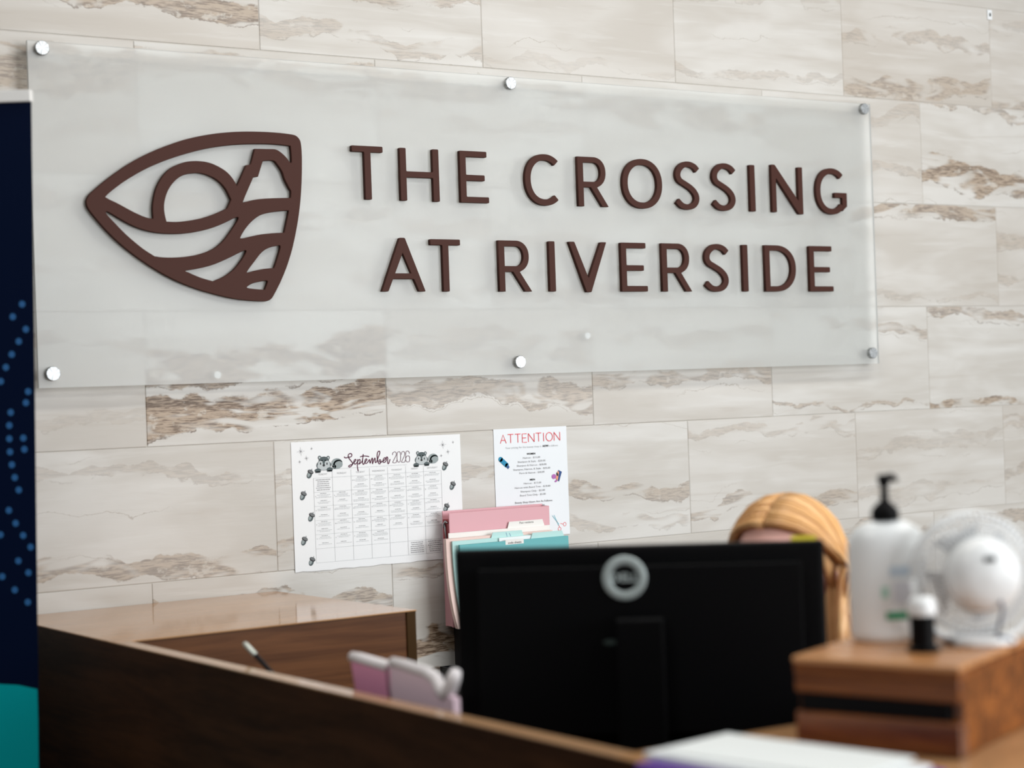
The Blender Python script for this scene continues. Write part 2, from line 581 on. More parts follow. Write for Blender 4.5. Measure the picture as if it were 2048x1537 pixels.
TITLE = [
 [(0.4904,1.3745),(0.4922,1.3718),(0.4971,1.3714),(0.5011,1.3731),(0.5059,1.3728),(0.5094,1.374),(0.511,1.377),(0.5097,1.3801),(0.5053,1.3808),(0.5017,1.3783),(0.5011,1.374),(0.5038,1.3686),(0.5076,1.364),(0.5113,1.3594),(0.5122,1.3559),(0.509,1.3516),(0.505,1.3488),(0.5021,1.3494),(0.5017,1.3516),(0.5052,1.3536),(0.5091,1.3543),(0.5127,1.3567),(0.5158,1.3601)],
 [(0.5158,1.3601),(0.5198,1.3625),(0.5214,1.365),(0.5199,1.3664),(0.5169,1.3644),(0.5158,1.3601),(0.5171,1.356),(0.5205,1.3554),(0.5246,1.3596)],
 [(0.5258,1.3666),(0.5255,1.3587),(0.5247,1.3499),(0.5258,1.3411),(0.5264,1.338)],
 [(0.5256,1.3596),(0.5287,1.3647),(0.5317,1.3654),(0.5326,1.3627),(0.5309,1.3575),(0.5279,1.355),(0.5318,1.3557),(0.5359,1.359),(0.5395,1.3632)],
 [(0.5414,1.3781),(0.5403,1.3703),(0.539,1.3624),(0.5393,1.3562),(0.5416,1.3534),(0.5453,1.3585)],
 [(0.533,1.3719),(0.5394,1.3732),(0.5483,1.3729),(0.5572,1.3712)],
 [(0.5453,1.3585),(0.5494,1.3619),(0.551,1.3644),(0.5491,1.3663),(0.5465,1.3642),(0.5453,1.3594),(0.5466,1.3554),(0.5506,1.3561),(0.5543,1.3598)],
 [(0.5543,1.3598),(0.5579,1.3641),(0.5583,1.3605),(0.5595,1.3552),(0.5617,1.3603),(0.565,1.3672),(0.5664,1.3645),(0.5656,1.3584),(0.5659,1.3535),(0.5681,1.3591),(0.5719,1.3665),(0.5734,1.3651),(0.5731,1.3589),(0.5745,1.3557),(0.5776,1.3586)],
 [(0.5776,1.3586),(0.5809,1.3664),(0.5858,1.376),(0.5865,1.3812),(0.584,1.383),(0.5804,1.3798),(0.5791,1.3719),(0.5797,1.3612),(0.5824,1.354),(0.5858,1.3525),(0.5885,1.3563),(0.5882,1.3608),(0.5852,1.3622),(0.5836,1.3592),(0.5875,1.3564),(0.5915,1.357),(0.5941,1.3587)],
 [(0.5941,1.3587),(0.5997,1.3615),(0.6019,1.365),(0.5999,1.3664),(0.5963,1.3639),(0.5946,1.3578),(0.5965,1.355),(0.601,1.3566),(0.6037,1.3609),(0.6041,1.3662),(0.6055,1.3683),(0.6079,1.3651),(0.6073,1.358),(0.6074,1.3527),(0.6094,1.3517),(0.6121,1.3569),(0.614,1.3621)]]
YEAR = [
 [(0.6213,1.372),(0.622,1.3769),(0.6266,1.3793),(0.6311,1.3773),(0.6314,1.3719),(0.6281,1.3659),(0.6238,1.359),(0.6212,1.3536),(0.6301,1.3531),(0.6318,1.3585)],
 [(0.6389,1.3791),(0.6427,1.3767),(0.6435,1.366),(0.6419,1.3562),(0.6379,1.3536),(0.634,1.3567),(0.6332,1.3665),(0.6348,1.3771),(0.6389,1.3791)],
 [(0.6455,1.3717),(0.6466,1.377),(0.6504,1.3792),(0.6544,1.3772),(0.6549,1.3717),(0.6519,1.3651),(0.6481,1.3586),(0.6451,1.3536),(0.654,1.3533),(0.6557,1.3582)],
 [(0.668,1.3733),(0.6666,1.3778),(0.6626,1.3798),(0.6585,1.3778),(0.6574,1.3689),(0.6572,1.359),(0.6591,1.354),(0.6626,1.353),(0.6667,1.3541),(0.6682,1.3594),(0.6677,1.3657),(0.6642,1.3676),(0.6596,1.3665),(0.6573,1.3617)]]

# ------------------------------------------------------------------ setting
TW, TH = 0.6096, 0.3048
TOP = 2.334                     # height of the course joint above the sign

fl = MB()
fl.box((-4, -7, -0.1), (7, 0.15, 0.0))
floor = fl.build('floor', mat('grey_floor', (0.30, 0.27, 0.24), 0.4))
floor['kind'] = 'structure'

wb = MB()
wb.box((-2.6, 0.0014, 0.0), (6.6, 0.15, 3.3))
wall = wb.build('wall_back', GROUT)
wall['kind'] = 'structure'


def tile_mesh(w, h):
    b = MB()
    b.box((-w / 2 + 0.0007, 0, -h / 2 + 0.0008), (w / 2 - 0.0007, 0.01, h / 2 - 0.0008))
    me = b.mesh('tile', 0.0012, 1)
    me.materials.append(TILE)
    return me


full = tile_mesh(TW, TH)
# (course, column): seed, tone, slant, (centre, half width, strength) of two brown bands
LOOK = {
    (-1, -2): (3.1, .55, .0, (.02, .03, .5), (-.1, .02, .3)),
    (-1, -1): (7.4, .50, .10, (-.045, .035, .75), (.06, .03, .5)),
    (-1, 0): (1.9, .12, .06, (-.105, .022, .35), (.02, .03, .45)),
    (-1, 1): (5.2, .28, .0, (.10, .02, .2), (-.12, .012, .15)),
    (-1, 2): (9.6, .16, -.03, (-.105, .012, .25), (.1, .02, .2)),
    (-1, 3): (2.7, .45, -.05, (.03, .022, .35), (-.12, .03, .5)),
    (-1, 4): (6.3, .45, .0, (-.13, .02, .4), (.1, .02, .2)),
    (0, -1): (4.4, .40, .04, (.09, .055, .6), (-.05, .02, .25)),
    (0, 0): (8.8, .05, .0, (.10, .04, .5), (-.08, .02, .2)),
    (0, 1): (1.2, .10, .0, (.09, .035, .45), (.0, .02, .3)),
    (0, 2): (3.9, .10, .05, (.07, .03, .45), (-.1, .02, .2)),
    (0, 3): (6.7, .18, .0, (-.05, .015, .3), (.1, .02, .25)),
    (0, 4): (2.2, .10, .12, (-.085, .042, .85), (.135, .012, .5)),
    (1, -1): (9.1, .15, .0, (.1, .02, .3), (-.05, .02, .3)),
    (1, 0): (5.5, .05, .0, (.05, .03, .4), (-.1, .02, .3)),
    (1, 1): (7.7, .05, .0, (.02, .02, .3), (-.1, .03, .35)),
    (1, 2): (4.9, .05, .0, (.0, .02, .3), (.1, .02, .3)),
    (1, 3): (1.6, .20, .0, (.125, .022, .7), (-.13, .01, .2)),
    (1, 4): (8.3, .30, .0, (.05, .03, .3), (-.06, .02, .3)),
    (2, -1): (2.9, .15, .03, (.10, .02, .4), (-.08, .015, .15)),
    (2, 0): (6.1, .0, -.06, (-.072, .045, 1.0), (.035, .05, .85)),
    (2, 1): (3.3, .25, .05, (-.055, .03, .5), (.06, .04, .45)),
    (2, 2): (7.2, .22, .0, (-.035, .025, .45), (.08, .02, .35)),
    (2, 3): (9.9, .0, .03, (.095, .018, .45), (-.125, .006, .5)),
    (2, 4): (5.8, .0, .03, (-.135, .016, .8), (.125, .022, .6)),
    (3, -1): (1.4, .05, .05, (-.12, .028, .6), (.09, .012, .25)),
    (3, 0): (4.1, .12, .0, (-.10, .02, .5), (.05, .02, .3)),
    (3, 1): (8.1, .05, .05, (-.02, .018, .5), (-.10, .02, .3)),
    (3, 2): (6.9, .22, .0, (-.085, .02, .5), (.12, .015, .3)),
    (3, 3): (2.4, .25, -.06, (.05, .02, .2), (-.08, .02, .2)),
    (3, 4): (3.6, .35, .0, (.1, .02, .3), (-.05, .02, .3)),
    (4, -1): (7.9, .0, -.1, (.05, .02, .45), (-.05, .03, .3)),
    (4, 0): (5.1, .05, .04, (.075, .026, .7), (.0, .03, .5)),
    (4, 1): (9.3, .05, .0, (-.075, .05, 1.2), (.12, .016, .5)),
    (4, 2): (2.6, .10, .0, (.05, .02, .3), (-.06, .03, .4)),
    (4, 3): (6.4, .20, .0, (.11, .02, .5), (-.06, .03, .4)),
    (4, 4): (1.1, .25, .0, (.11, .02, .5), (-.06, .03, .4)),
}
rng = random.Random(11)
for i in range(-3, 8):
    z1 = TOP - i * TH
    z0 = z1 - TH
    z1c, z0c = min(z1, 3.3), max(z0, 0.0)
    me = full if (z1c - z0c) > TH - 1e-6 else tile_mesh(TW, z1c - z0c)
    off = 0.0 if i % 2 == 0 else 0.5055 * TW
    for k in range(-5, 11):
        xc = (k + 0.5) * TW + off
        if xc - TW / 2 < -2.6 or xc + TW / 2 > 6.6:
            continue
        o = link('tile', me, TILE, wall, (xc, 0, (z0c + z1c) / 2))
        L = LOOK.get((i, k))
        if L is None:
            L = (rng.uniform(1, 10), rng.uniform(.05, .3), rng.uniform(-.06, .06), (rng.uniform(-.12, .12), .02, rng.uniform(.1, .5)), (rng.uniform(-.12, .12), .02, rng.uniform(.1, .4)))
        o['seed'], o['tone'], o['slant'] = L[0], L[1], L[2]
        o['band_a'], o['width_a'], o['strength_a'] = L[3]
        o['band_b'], o['width_b'], o['strength_b'] = L[4]


# ------------------------------------------------------------------ reception desk
def xo(y):
    return -0.332 - 0.0787 * y          # outer face line of the desk


desk = thing('reception_desk', 'dark walnut reception desk with glossy top running out from the tiled wall', 'desk')
CT = 1.07
b = MB()
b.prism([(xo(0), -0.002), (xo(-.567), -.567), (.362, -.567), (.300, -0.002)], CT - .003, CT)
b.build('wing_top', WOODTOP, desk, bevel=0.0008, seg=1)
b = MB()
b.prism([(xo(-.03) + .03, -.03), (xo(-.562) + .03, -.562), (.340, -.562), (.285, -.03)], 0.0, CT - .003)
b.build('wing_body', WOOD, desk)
b = MB()
b.prism([(.282, -.004), (.339, -.5655), (.360, -.5655), (.300, -.004)], 0.0, CT - .003)
b.build('wing_end_panel', mat('end_panel_edge', (0.055, 0.026, 0.006), 0.5, spec=.1), desk)
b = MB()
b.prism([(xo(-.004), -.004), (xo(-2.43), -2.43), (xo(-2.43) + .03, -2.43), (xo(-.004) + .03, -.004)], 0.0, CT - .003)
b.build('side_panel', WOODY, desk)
b = MB()
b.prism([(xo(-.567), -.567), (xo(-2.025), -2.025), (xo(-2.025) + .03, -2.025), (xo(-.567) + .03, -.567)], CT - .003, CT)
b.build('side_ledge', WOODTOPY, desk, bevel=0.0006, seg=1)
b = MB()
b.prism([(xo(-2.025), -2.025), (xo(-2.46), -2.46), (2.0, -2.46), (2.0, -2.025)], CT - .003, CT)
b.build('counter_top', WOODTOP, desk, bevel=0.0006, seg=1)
b = MB()
b.prism([(xo(-2.43) + .0302, -2.43), (2.0, -2.43), (2.0, -2.40), (xo(-2.43) + .0302, -2.40)], 0.0, CT - .003)
b.build('front_panel', WOOD, desk)
b = MB()
b.box((-.14, -2.40, .71), (1.25, -1.56, .74))
b.build('work_surface', WOOD, desk, bevel=0.002, seg=1)
b = MB()
b.prism([(xo(-.75) + .03, -.75), (xo(-1.75) + .03, -1.75), (.03, -1.75), (-.04, -.75)], .90, .92)
b.build('inner_shelf', WOOD, desk)

# ------------------------------------------------------------------ sign
sign = thing('wall_sign', 'long frosted acrylic sign reading THE CROSSING AT RIVERSIDE with bronze emblem', 'sign', (0, 0, 0))
PX0, PX1, PZ0, PZ1 = -.252, 2.204, 1.559, 2.309
PF, PT = -.036, .009            # front face and thickness of the panel
b = MB()
b.box((PX0, PF, PZ0), (PX1, PF + PT, PZ1))
b.m = [2, 2, 0, 2, 1, 2]
b.build('frosted_panel', [FROST, FCLEAR, FEDGE], sign)
for sx in (-.222, .972, 2.175):
    for sz in (2.293, 1.5895):
        if sx == .972 and sz > 2:
            sz = 2.2916
        b = MB()
        b.lathe([(.0, -.0455), (.0148, -.0455), (.0158, -.0445), (.0158, PF + .0003), (.0075, PF + .0003), (.0075, -.0275), (.0120, -.0270), (.0120, -.0002), (.0, -.0002)], 32, caps=False)
        me = b.mesh('standoff')
        me.transform(Matrix.Rotation(-math.pi / 2, 4, 'X'))
        # lathe axis now along y with the cap towards the room
        for v in me.vertices:
            v.co = Vector((v.co.x, v.co.y, v.co.z))
        o = link('standoff', me, ALU, sign, (sx, 0, sz))
        for f in me.polygons:
            f.use_smooth = len(f.vertices) > 4
for dx, dz in ((.163, 1.5775), (1.19, 1.653)):
    b = MB()
    b.lathe([(.0, -.0268), (.0085, -.0268), (.0085, -.0005), (.0, -.0005)], 20, caps=False)
    me = b.mesh('bumper')
    me.transform(Matrix.Rotation(-math.pi / 2, 4, 'X'))
    link('bumper', me, WHITEP, sign, (dx, 0, dz))

LF, LD = PF - .0115, .0112       # letter front and depth
plate('emblem', [catmull(l, 4, True) for l in EMBLEM], LF, LD, BRONZE, sign, .0012)

CAPH, SV, SH = .128, .0176, .0146


def ell(cx, cy, rx, ry, a0, a1, n=40, e=2.15):
    o = []
    for k in range(n + 1):
        a = math.radians(a0 + (a1 - a0) * k / n)
        c, s = math.cos(a), math.sin(a)
        o.append((cx + rx * math.copysign(abs(c) ** (2 / e), c), cy + ry * math.copysign(abs(s) ** (2 / e), s)))
    return o


def ribbon(pts, w0, w1=None):
    L, Rr = [], []
    N = len(pts)
    for j in range(N):
        a, c = pts[max(j - 1, 0)], pts[min(j + 1, N - 1)]
        dx, dy = c[0] - a[0], c[1] - a[1]
        d = math.hypot(dx, dy)
        # strokes that run sideways are thinner than upright ones
        w = SH + (SV - SH) * abs(dy / d) if w1 is None else w0
        L.append((pts[j][0] - dy / d * w / 2, pts[j][1] + dx / d * w / 2))
        Rr.append((pts[j][0] + dy / d * w / 2, pts[j][1] - dx / d * w / 2))
    return L + Rr[::-1]


def glyph(ch, w):
    """list of loop groups; each group is an outline followed by its holes, baseline at 0"""
    H = CAPH
    m = w / 2
    r = lambda p: rounded(p, .0026)
    if ch == 'I':
        return [[r([(0, 0), (w, 0), (w, H), (0, H)])]]
    if ch == 'T':
        return [[r([(m - SV / 2, 0), (m + SV / 2, 0), (m + SV / 2, H - SH), (w, H - SH), (w, H), (0, H), (0, H - SH), (m - SV / 2, H - SH)])]]
    if ch == 'H':
        a, c = H * .445, H * .445 + SH
        return [[r([(0, 0), (SV, 0), (SV, a), (w - SV, a), (w - SV, 0), (w, 0), (w, H), (w - SV, H), (w - SV, c), (SV, c), (SV, H), (0, H)])]]
    if ch == 'E':
        a = H * .425
        return [[r([(0, 0), (w, 0), (w, SH), (SV, SH), (SV, a), (w * .87, a), (w * .87, a + SH), (SV, a + SH), (SV, H - SH), (w * .96, H - SH), (w * .96, H), (0, H)])]]
    if ch == 'N':
        d = .026
        return [[r([(0, 0), (SV * .93, 0), (SV * .93, H * .74), (w - SV * .9, -.004), (w, -.004), (w, H), (w - SV * .93, H), (w - SV * .93, H * .26), (SV * .75, H + .004), (0, H + .004)])]]
    if ch == 'V':
        return [[r([(m - .0074, -.002), (m + .0074, -.002), (w, H), (w - .0182, H), (m, H * .27), (.0182, H), (0, H)])]]
    if ch == 'A':
        y0, y1 = H * .235, H * .235 + SH * .95

        def xl(y):                     # inner left edge
            return .0182 + (m - .0182) * (y / (H * .73))
        out = [(0, 0), (.0182, 0), (xl(y0), y0), (w - xl(y0), y0), (w - .0182, 0), (w, 0), (m + .0072, H + .002), (m - .0072, H + .002)]
        return [[r(out), [(xl(y1), y1), (m, H * .73), (w - xl(y1), y1)][::-1]]]
    if ch == 'O':
        return [[ell(m, H / 2, m, H / 2 + .0015, 0, 360, 72)[:-1], ell(m, H / 2, m - SV, H / 2 - SH, 0, 360, 72)[:-1][::-1]]]
    if ch == 'C':
        c, cx = H / 2, w * .53
        o = ell(cx, c, w * .53, H / 2 + .0015, 47, 311, 52)
        i = ell(cx, c, w * .53 - SV, H / 2 - SH, 47, 311, 52)
        return [[rounded(o + i[::-1], .002)]]
    if ch == 'G':
        c, cx = H / 2, w * .515
        o = ell(cx, c, w * .515, H / 2 + .0015, 45, 318, 52)
        i = ell(cx, c, w * .515 - SV, H / 2 - SH, 45, 318, 52)
        yb = H * .36
        bar = [(w * .60, yb), (w - SV, yb), (w - SV, H * .06), (w * .93, H * .13), (w, H * .17), (w, yb + SH), (w * .60, yb + SH)]
        return [[rounded(o + i[::-1], .002)], [r(bar)]]
    if ch == 'S':
        P = [(.93, .815), (.80, .895), (.58, .938), (.36, .915), (.185, .82), (.135, .70), (.215, .60), (.42, .53), (.66, .445), (.83, .335), (.868, .215), (.76, .11), (.54, .062), (.29, .085), (.09, .185)]
        return [[rounded(ribbon(catmull([(x * w, y * (H + .003) - .0015) for x, y in P], 5), 0), .002)]]
    if ch == 'D':
        ox = w - .070
        o = [(0, 0)] + ell(ox, H / 2, .070, H / 2, -90, 90, 36) + [(0, H)]
        i = [(SV, SH)] + ell(ox, H / 2, .070 - SV, H / 2 - SH, -90, 90, 36) + [(SV, H - SH)]
        return [[o, i[::-1]]]
    if ch == 'R':
        br, bb = .0385, H * .385          # bowl radius in x and its lower edge
        cx, cy, ry = w * .93 - br, (H + bb) / 2, (H - bb) / 2
        bowl = ell(cx, cy, br, ry, 90, -90, 30)
        hole = ell(cx, cy, br - SV * .95, ry - SH, 90, -90, 30)
        out = [(0, 0), (0, H)] + bowl[:-4] + [(cx + .0105, bb), (w, 0), (w - .0200, 0), (cx - .0095, bb), (SV, bb), (SV, 0)]
        return [[out, ([(SV, H - SH)] + hole + [(SV, bb + SH)])[::-1]]]


WORDS = [(1.9865, [('T', .5148, .5984), ('H', .644, .7526), ('E', .8122, .8938), ('C', 1.0018, 1.1151), ('R', 1.1636, 1.2584), ('O', 1.3042, 1.4343), ('S', 1.4765, 1.5602), ('S', 1.6011, 1.6855), ('I', 1.7350, 1.7535), ('N', 1.8129, 1.9259), ('G', 1.9746, 2.0909)]),
         (1.7665, [('A', .5833, .704), ('T', .7207, .8054), ('R', .9158, 1.0123), ('I', 1.0665, 1.085), ('V', 1.1279, 1.2462), ('E', 1.2916, 1.3758), ('R', 1.4243, 1.5231), ('S', 1.5653, 1.652), ('I', 1.700, 1.7185), ('D', 1.7794, 1.8909), ('E', 1.9413, 2.0289)])]
for base, row in WORDS:
    for ch, x0, x1 in row:
        parts = []
        for loops in glyph(ch, x1 - x0):
            parts.append(plate('letter', [[(x0 + px, base + py) for px, py in lp] for lp in loops], LF, LD, BRONZE, sign, .0009))
        if len(parts) > 1:           # the bar of the G belongs to the same letter
            bm = bmesh.new()
            for q in parts:
                bm.from_mesh(q.data)
            bm.to_mesh(parts[0].data)
            bm.free()
            for q in parts[1:]:
                bpy.data.objects.remove(q)

# small plate high on the wall
pl = thing('wall_plate', 'tiny white slotted mounting plate high on the tiled wall at right', 'plate', (2.7478, 0, 2.6197))
b = MB()
b.box((-.010, -.004, -.0155), (.010, 0, .0155))
b.build('plate', WHITEP, pl, bevel=.0015)
b = MB()
b.box((-.003, -.0048, -.005), (.003, -.0041, .005))
b.build('slot', BLACK, pl)


# ------------------------------------------------------------------ calendar
def sheet(name, x0, x1, z0, z1, ph, ragged=False):
    """thin curled sheet of paper hanging on the wall"""
    b = MB()
    nx, nz = 24, 16
    idx = []
    for j in range(nz + 1):
        for i in range(nx + 1):
            u, v = i / nx, j / nz
            z = z0 + (z1 - z0) * v
            if ragged and j == 0:
                z += .0016 * math.sin(i * 1.7) * math.sin(i * .6 + 1)
            y = -.0012 - .0004 * (math.sin(u * 5 + ph) + 1) * (1 - v) ** 2
            idx.append((x0 + (x1 - x0) * u, y, z))
    b.v = idx
    for j in range(nz):
        for i in range(nx):
            a = j * (nx + 1) + i
            b.f.append((a, a + 1, a + nx + 2, a + nx + 1))
            b.m.append(0)
    return b


cal = thing('wall_calendar', 'white September 2026 activity calendar with squirrels and acorns taped on tiles', 'calendar')
o = sheet('sheet', .352, .813, 1.1085, 1.4145, 1.0, True).build('sheet', PAPER, cal)
mo = o.modifiers.new('thick', 'SOLIDIFY')
mo.thickness = .0003
mo.offset = 0
PY = -.0023                       # printing lies just proud of the curled sheet
b = MB()
for s in TITLE:
    b.stroke(catmull(s, 4), .0021, PY)
b.build('printed_month', INKP, cal)
b = MB()
for s in YEAR:
    b.stroke(catmull(s, 4), .0011, PY)
b.build('printed_year', INKP, cal)
GX0, GX1, GZ0, GZ1 = .4075, .7555, 1.1265, 1.3272
cw, rh = (GX1 - GX0) / 7, (GZ1 - GZ0) / 6
b = MB()
for c in range(8):
    x = GX0 + c * cw
    b.stroke([(x, GZ0), (x, GZ1 + (.0158 if 0 < c < 7 else 0))], .0006, PY)
for r_ in range(7):
    z = GZ0 + r_ * rh
    b.stroke([(GX0, z), (GX1, z)], .0006, PY)
b.stroke([(.475, GZ1 + .0195), (.66, GZ1 + .0195)], .0006, PY)
b.build('printed_grid', INKL, cal)
for c, d in enumerate(('SUNDAY', 'MONDAY', 'TUESDAY', 'WEDNESDAY', 'THURSDAY', 'FRIDAY', 'SATURDAY')):
    text('printed_weekday', d, GX0 + (c + .5) * cw, GZ1 + .0085, .0058, PY, INKL, cal)


def word_line(b, xc, z, w, h, rnd, y, m=0):
    """one line of print too small to read: word-length dashes"""
    x = xc - w / 2
    while x < xc + w / 2 - .001:
        l = min(rnd.uniform(.0025, .008), xc + w / 2 - x)
        b.face([(x, y, z - h / 2), (x + l, y, z - h / 2), (x + l, y, z + h / 2), (x, y, z + h / 2)], m)
        x += l + .0011


rnd = random.Random(5)
bt, bd = MB(), MB()
for r_ in range(6):
    for c in range(7):
        xc, zt = GX0 + (c + .5) * cw, GZ1 - r_ * rh
        if (r_, c) in ((0, 0), (5, 5), (5, 6)):
            for k in range(6):
                word_line(bd, xc, zt - .0045 - k * .0048, cw * rnd.uniform(.6, .86), .0014, rnd, PY)
            continue
        if (r_, c) == (0, 1) or r_ == 5 or (r_ == 4 and c > 3):
            continue
        word_line(bd, xc, zt - .0035, cw * .36, .0011, rnd, PY)
        for k in range(rnd.choice((2, 3))):
            word_line(bt, xc, zt - .0070 - k * .0030, cw * rnd.uniform(.5, .85), .0009, rnd, PY)
        word_line(bd, xc, zt - .0205, cw * .34, .0011, rnd, PY)
        for k in range(rnd.choice((1, 2))):
            word_line(bt, xc, zt - .0240 - k * .0030, cw * rnd.uniform(.5, .85), .0009, rnd, PY)
        bt.ellipse(xc - cw * .42, zt - .010, .0012, .0012, PY, n=8)
for q, nm, ik in ((bt, 'printed_entries', INKL), (bd, 'printed_times', INKG)):
    o = q.build(nm, ik, cal)
    o['kind'] = 'stuff'


def squirrel(xn, zn, k):
    b = MB()
    U, V = .000120 * k, .000105 * k

    def E(x, z, rx, rz, lay, m, rot=0.0):
        b.ellipse(xn + (x - 755) * U, zn - (z - 770) * V, rx * U, rz * V, PY - .00003 * lay, m, rot)
    E(1048, 748, 124, 122, 0, 1)
    for t in range(14):                       # dark stripe of the tail
        a = math.radians(185 - t * 11)
        E(1075 + 95 * math.cos(a), 775 - 95 * math.sin(a), 20, 22, 1, 0)
    E(985, 815, 42, 50, 0, 1)
    E(985, 840, 18, 26, 1, 0)
    E(1095, 770, 78, 76, 2, 1)
    for x, z in ((672, 592), (858, 606)):
        E(x, z, 36, 44, 1, 0)
        E(x, z + 4, 20, 26, 2, 2)
    E(762, 672, 112, 100, 3, 0)
    E(758, 765, 160, 118, 3, 0)
    E(755, 785, 140, 92, 4, 2)
    for x in (690, 830):
        E(x, 738, 62, 72, 5, 2)
    E(757, 690, 26, 66, 6, 0)
    E(686, 728, 13, 28, 7, 3)
    E(827, 738, 13, 28, 7, 3)
    E(756, 770, 28, 28, 7, 3)
    for x, z in ((625, 880), (884, 868)):
        E(x, z, 68, 46, 8, 0)
        for q in (-38, 0, 38):
            E(x + q, z + 34, 20, 18, 8, 0)
    return b.build('printed_squirrel', [SQD, SQM, SQL, INK], cal)


squirrel(.4351, 1.3565, 1.0)
squirrel(.7005, 1.3555, .95)
for x, z in ((.3982, 1.3382), (.3787, 1.2878), (.3979, 1.2362), (.3774, 1.1811), (.3953, 1.1318), (.7664, 1.3373), (.7862, 1.288), (.7662, 1.2348)):
    b = MB()
    b.ellipse(x - .0012, z - .0025, .0062, .0085, PY, 0, -.45)
    b.ellipse(x - .0026, z - .0015, .0034, .0060, PY - .00003, 2, -.45)
    b.ellipse(x + .0022, z + .0045, .0078, .0050, PY - .00006, 1, -.45)
    b.ellipse(x + .0030, z + .0055, .0066, .0036, PY - .00009, 3, -.45)
    b.stroke([(x + .0045, z + .008), (x + .0062, z + .0115)], .0012, PY - .0001, 0)
    b.build('printed_acorn', [SQD, INK, SQM, mat('acorn_cap_ink', (.16, .17, .175), .7)] if 'acorn_cap_ink' not in bpy.data.materials else [SQD, INK, SQM, bpy.data.materials['acorn_cap_ink']], cal)
for x, z, s in ((.3767, 1.3922, 1), (.4051, 1.3977, .35), (.391, 1.3755, .6), (.3731, 1.3678, .4), (.7626, 1.3903, 1), (.792, 1.3954, .35), (.7767, 1.3724, .6), (.7571, 1.3635, .4)):
    b = MB()
    b.ellipse(x, z, .0019 * max(s, .5), .0019 * max(s, .5), PY - .00003)
    for q in range(8):
        a = q * math.pi / 4 + .08
        L = .010 * s * (1 if q % 2 == 0 else .6)
        b.stroke([(x, z), (x + L * math.cos(a), z + L * math.sin(a))], .0005, PY)
    b.build('printed_star', INKG, cal)

# ------------------------------------------------------------------ price notice
att = thing('price_notice', 'white ATTENTION beauty shop price sheet taped on tiles behind pink binder', 'notice')
o = sheet('sheet', .9105, 1.1318, 1.1432, 1.4217, 2.2).build('sheet', mat('cool_white_paper', (.78, .81, .84), .5), att)
mo = o.modifiers.new('thick', 'SOLIDIFY')
mo.thickness = .0003
mo.offset = 0


def thin_caps(word, x0, x1, z0, z1, sw):
    """hairline capitals for the red headline"""
    S = {'A': ([(0, 0), (.5, 1), (1, 0)], [(.2, .36), (.8, .36)]), 'T': ([(0, 1), (1, 1)], [(.5, 0), (.5, 1)]), 'E': ([(1, 1), (0, 1), (0, 0), (1, 0)], [(0, .52), (.85, .52)]),
         'N': ([(0, 0), (0, 1)], [(0, 1), (1, 0)], [(1, 0), (1, 1)]), 'I': ([(.5, 0), (.5, 1)],), 'O': ([(.5 + .5 * math.cos(t * math.pi / 12), .5 + .5 * math.sin(t * math.pi / 12)) for t in range(25)],)}
    W = {'A': 1.05, 'T': 1.0, 'E': .8, 'N': 1.05, 'I': .25, 'O': 1.2}
    gap = .3
    tot = sum(W[c] for c in word) + gap * (len(word) - 1)
    k = (x1 - x0) / tot
    b = MB()
    x = x0
    for c in word:
        for pl_ in S[c]:
            b.stroke([(x + px * W[c] * k, z0 + pz * (z1 - z0)) for px, pz in pl_], sw, PY)
        x += (W[c] + gap) * k
    return b


thin_caps('ATTENTION', .9300, 1.1105, 1.3855, 1.4072, .0019).build('printed_headline', INKR, att)
text('printed_line', 'Your pricing for the beauty shop is', .9985, 1.3732, .0068, PY, INKL, att, width=.108)
text('printed_line', 'NOW', 1.0655, 1.3732, .0066, PY, INK, att, bold=.0002)
text('printed_line', 'as follows:', 1.0895, 1.3732, .0066, PY, INKL, att, width=.030)
text('printed_line', 'WOMEN', 1.0207, 1.3552, .0062, PY, INK, att, bold=.00015, width=.026)
for k, (s, w) in enumerate((('Haircut - $15.00', .052), ('Shampoo & Style - $20.00', .084), ('Shampoo & Haircut - $20.00', .090), ('Shampoo, Haircut, & Style - $25.00', .112), ('Perm & Haircut - $40.00', .076))):
    text('printed_price', s, 1.0215, 1.3456 - k * .0096, .0064, PY, INKG, att, width=w)
text('printed_line', 'MEN', 1.0221, 1.2892, .0062, PY, INK, att, bold=.00015, width=.0155)
for k, (s, w) in enumerate((('Haircut - $12.00', .053), ('Haircut with Beard Trim - $18.00', .108), ('Shampoo Only - $5.00', .074), ('Beard Trim Only - $5.00', .078))):
    text('printed_price', s, 1.0219, 1.2806 - k * .0100, .0064, PY, INKG, att, width=w)
text('printed_line', 'Beauty Shop Hours Are As Follows:', 1.0243, 1.2330, .0066, PY, INKG, att, width=.114, bold=.0001)
text('printed_line', 'Wednesday - Friday', 1.0249, 1.2236, .0066, PY, INKG, att, width=.064, bold=.0001)
TEALI, BLUEI, SKINI, LILAC = mat('teal_ink', (.0, .24, .42), .6), mat('blue_ink', (.01, .06, .22), .6), mat('peach_ink', (.80, .32, .16), .6), mat('lilac_ink', (.42, .12, .42), .6)
b = MB()
ang = math.radians(-42)
dx, dz = math.cos(ang), math.sin(ang)
b.stroke([(.9290, 1.3455), (.9475, 1.3290)], .0125, PY)
b.ellipse(.9288, 1.3456, .0063, .0063, PY)
b.ellipse(.9470, 1.3293, .0055, .0055, PY)
b.stroke([(.9475, 1.3275), (.9525, 1.3225)], .0070, PY - .00004, 1)
b.build('printed_bottle', [TEALI, BLUEI], att)
b = MB()
b.face([(1.0945, PY, 1.2845), (1.1035, PY, 1.2800), (1.1130, PY, 1.3045), (1.1025, PY, 1.3095)], 0)
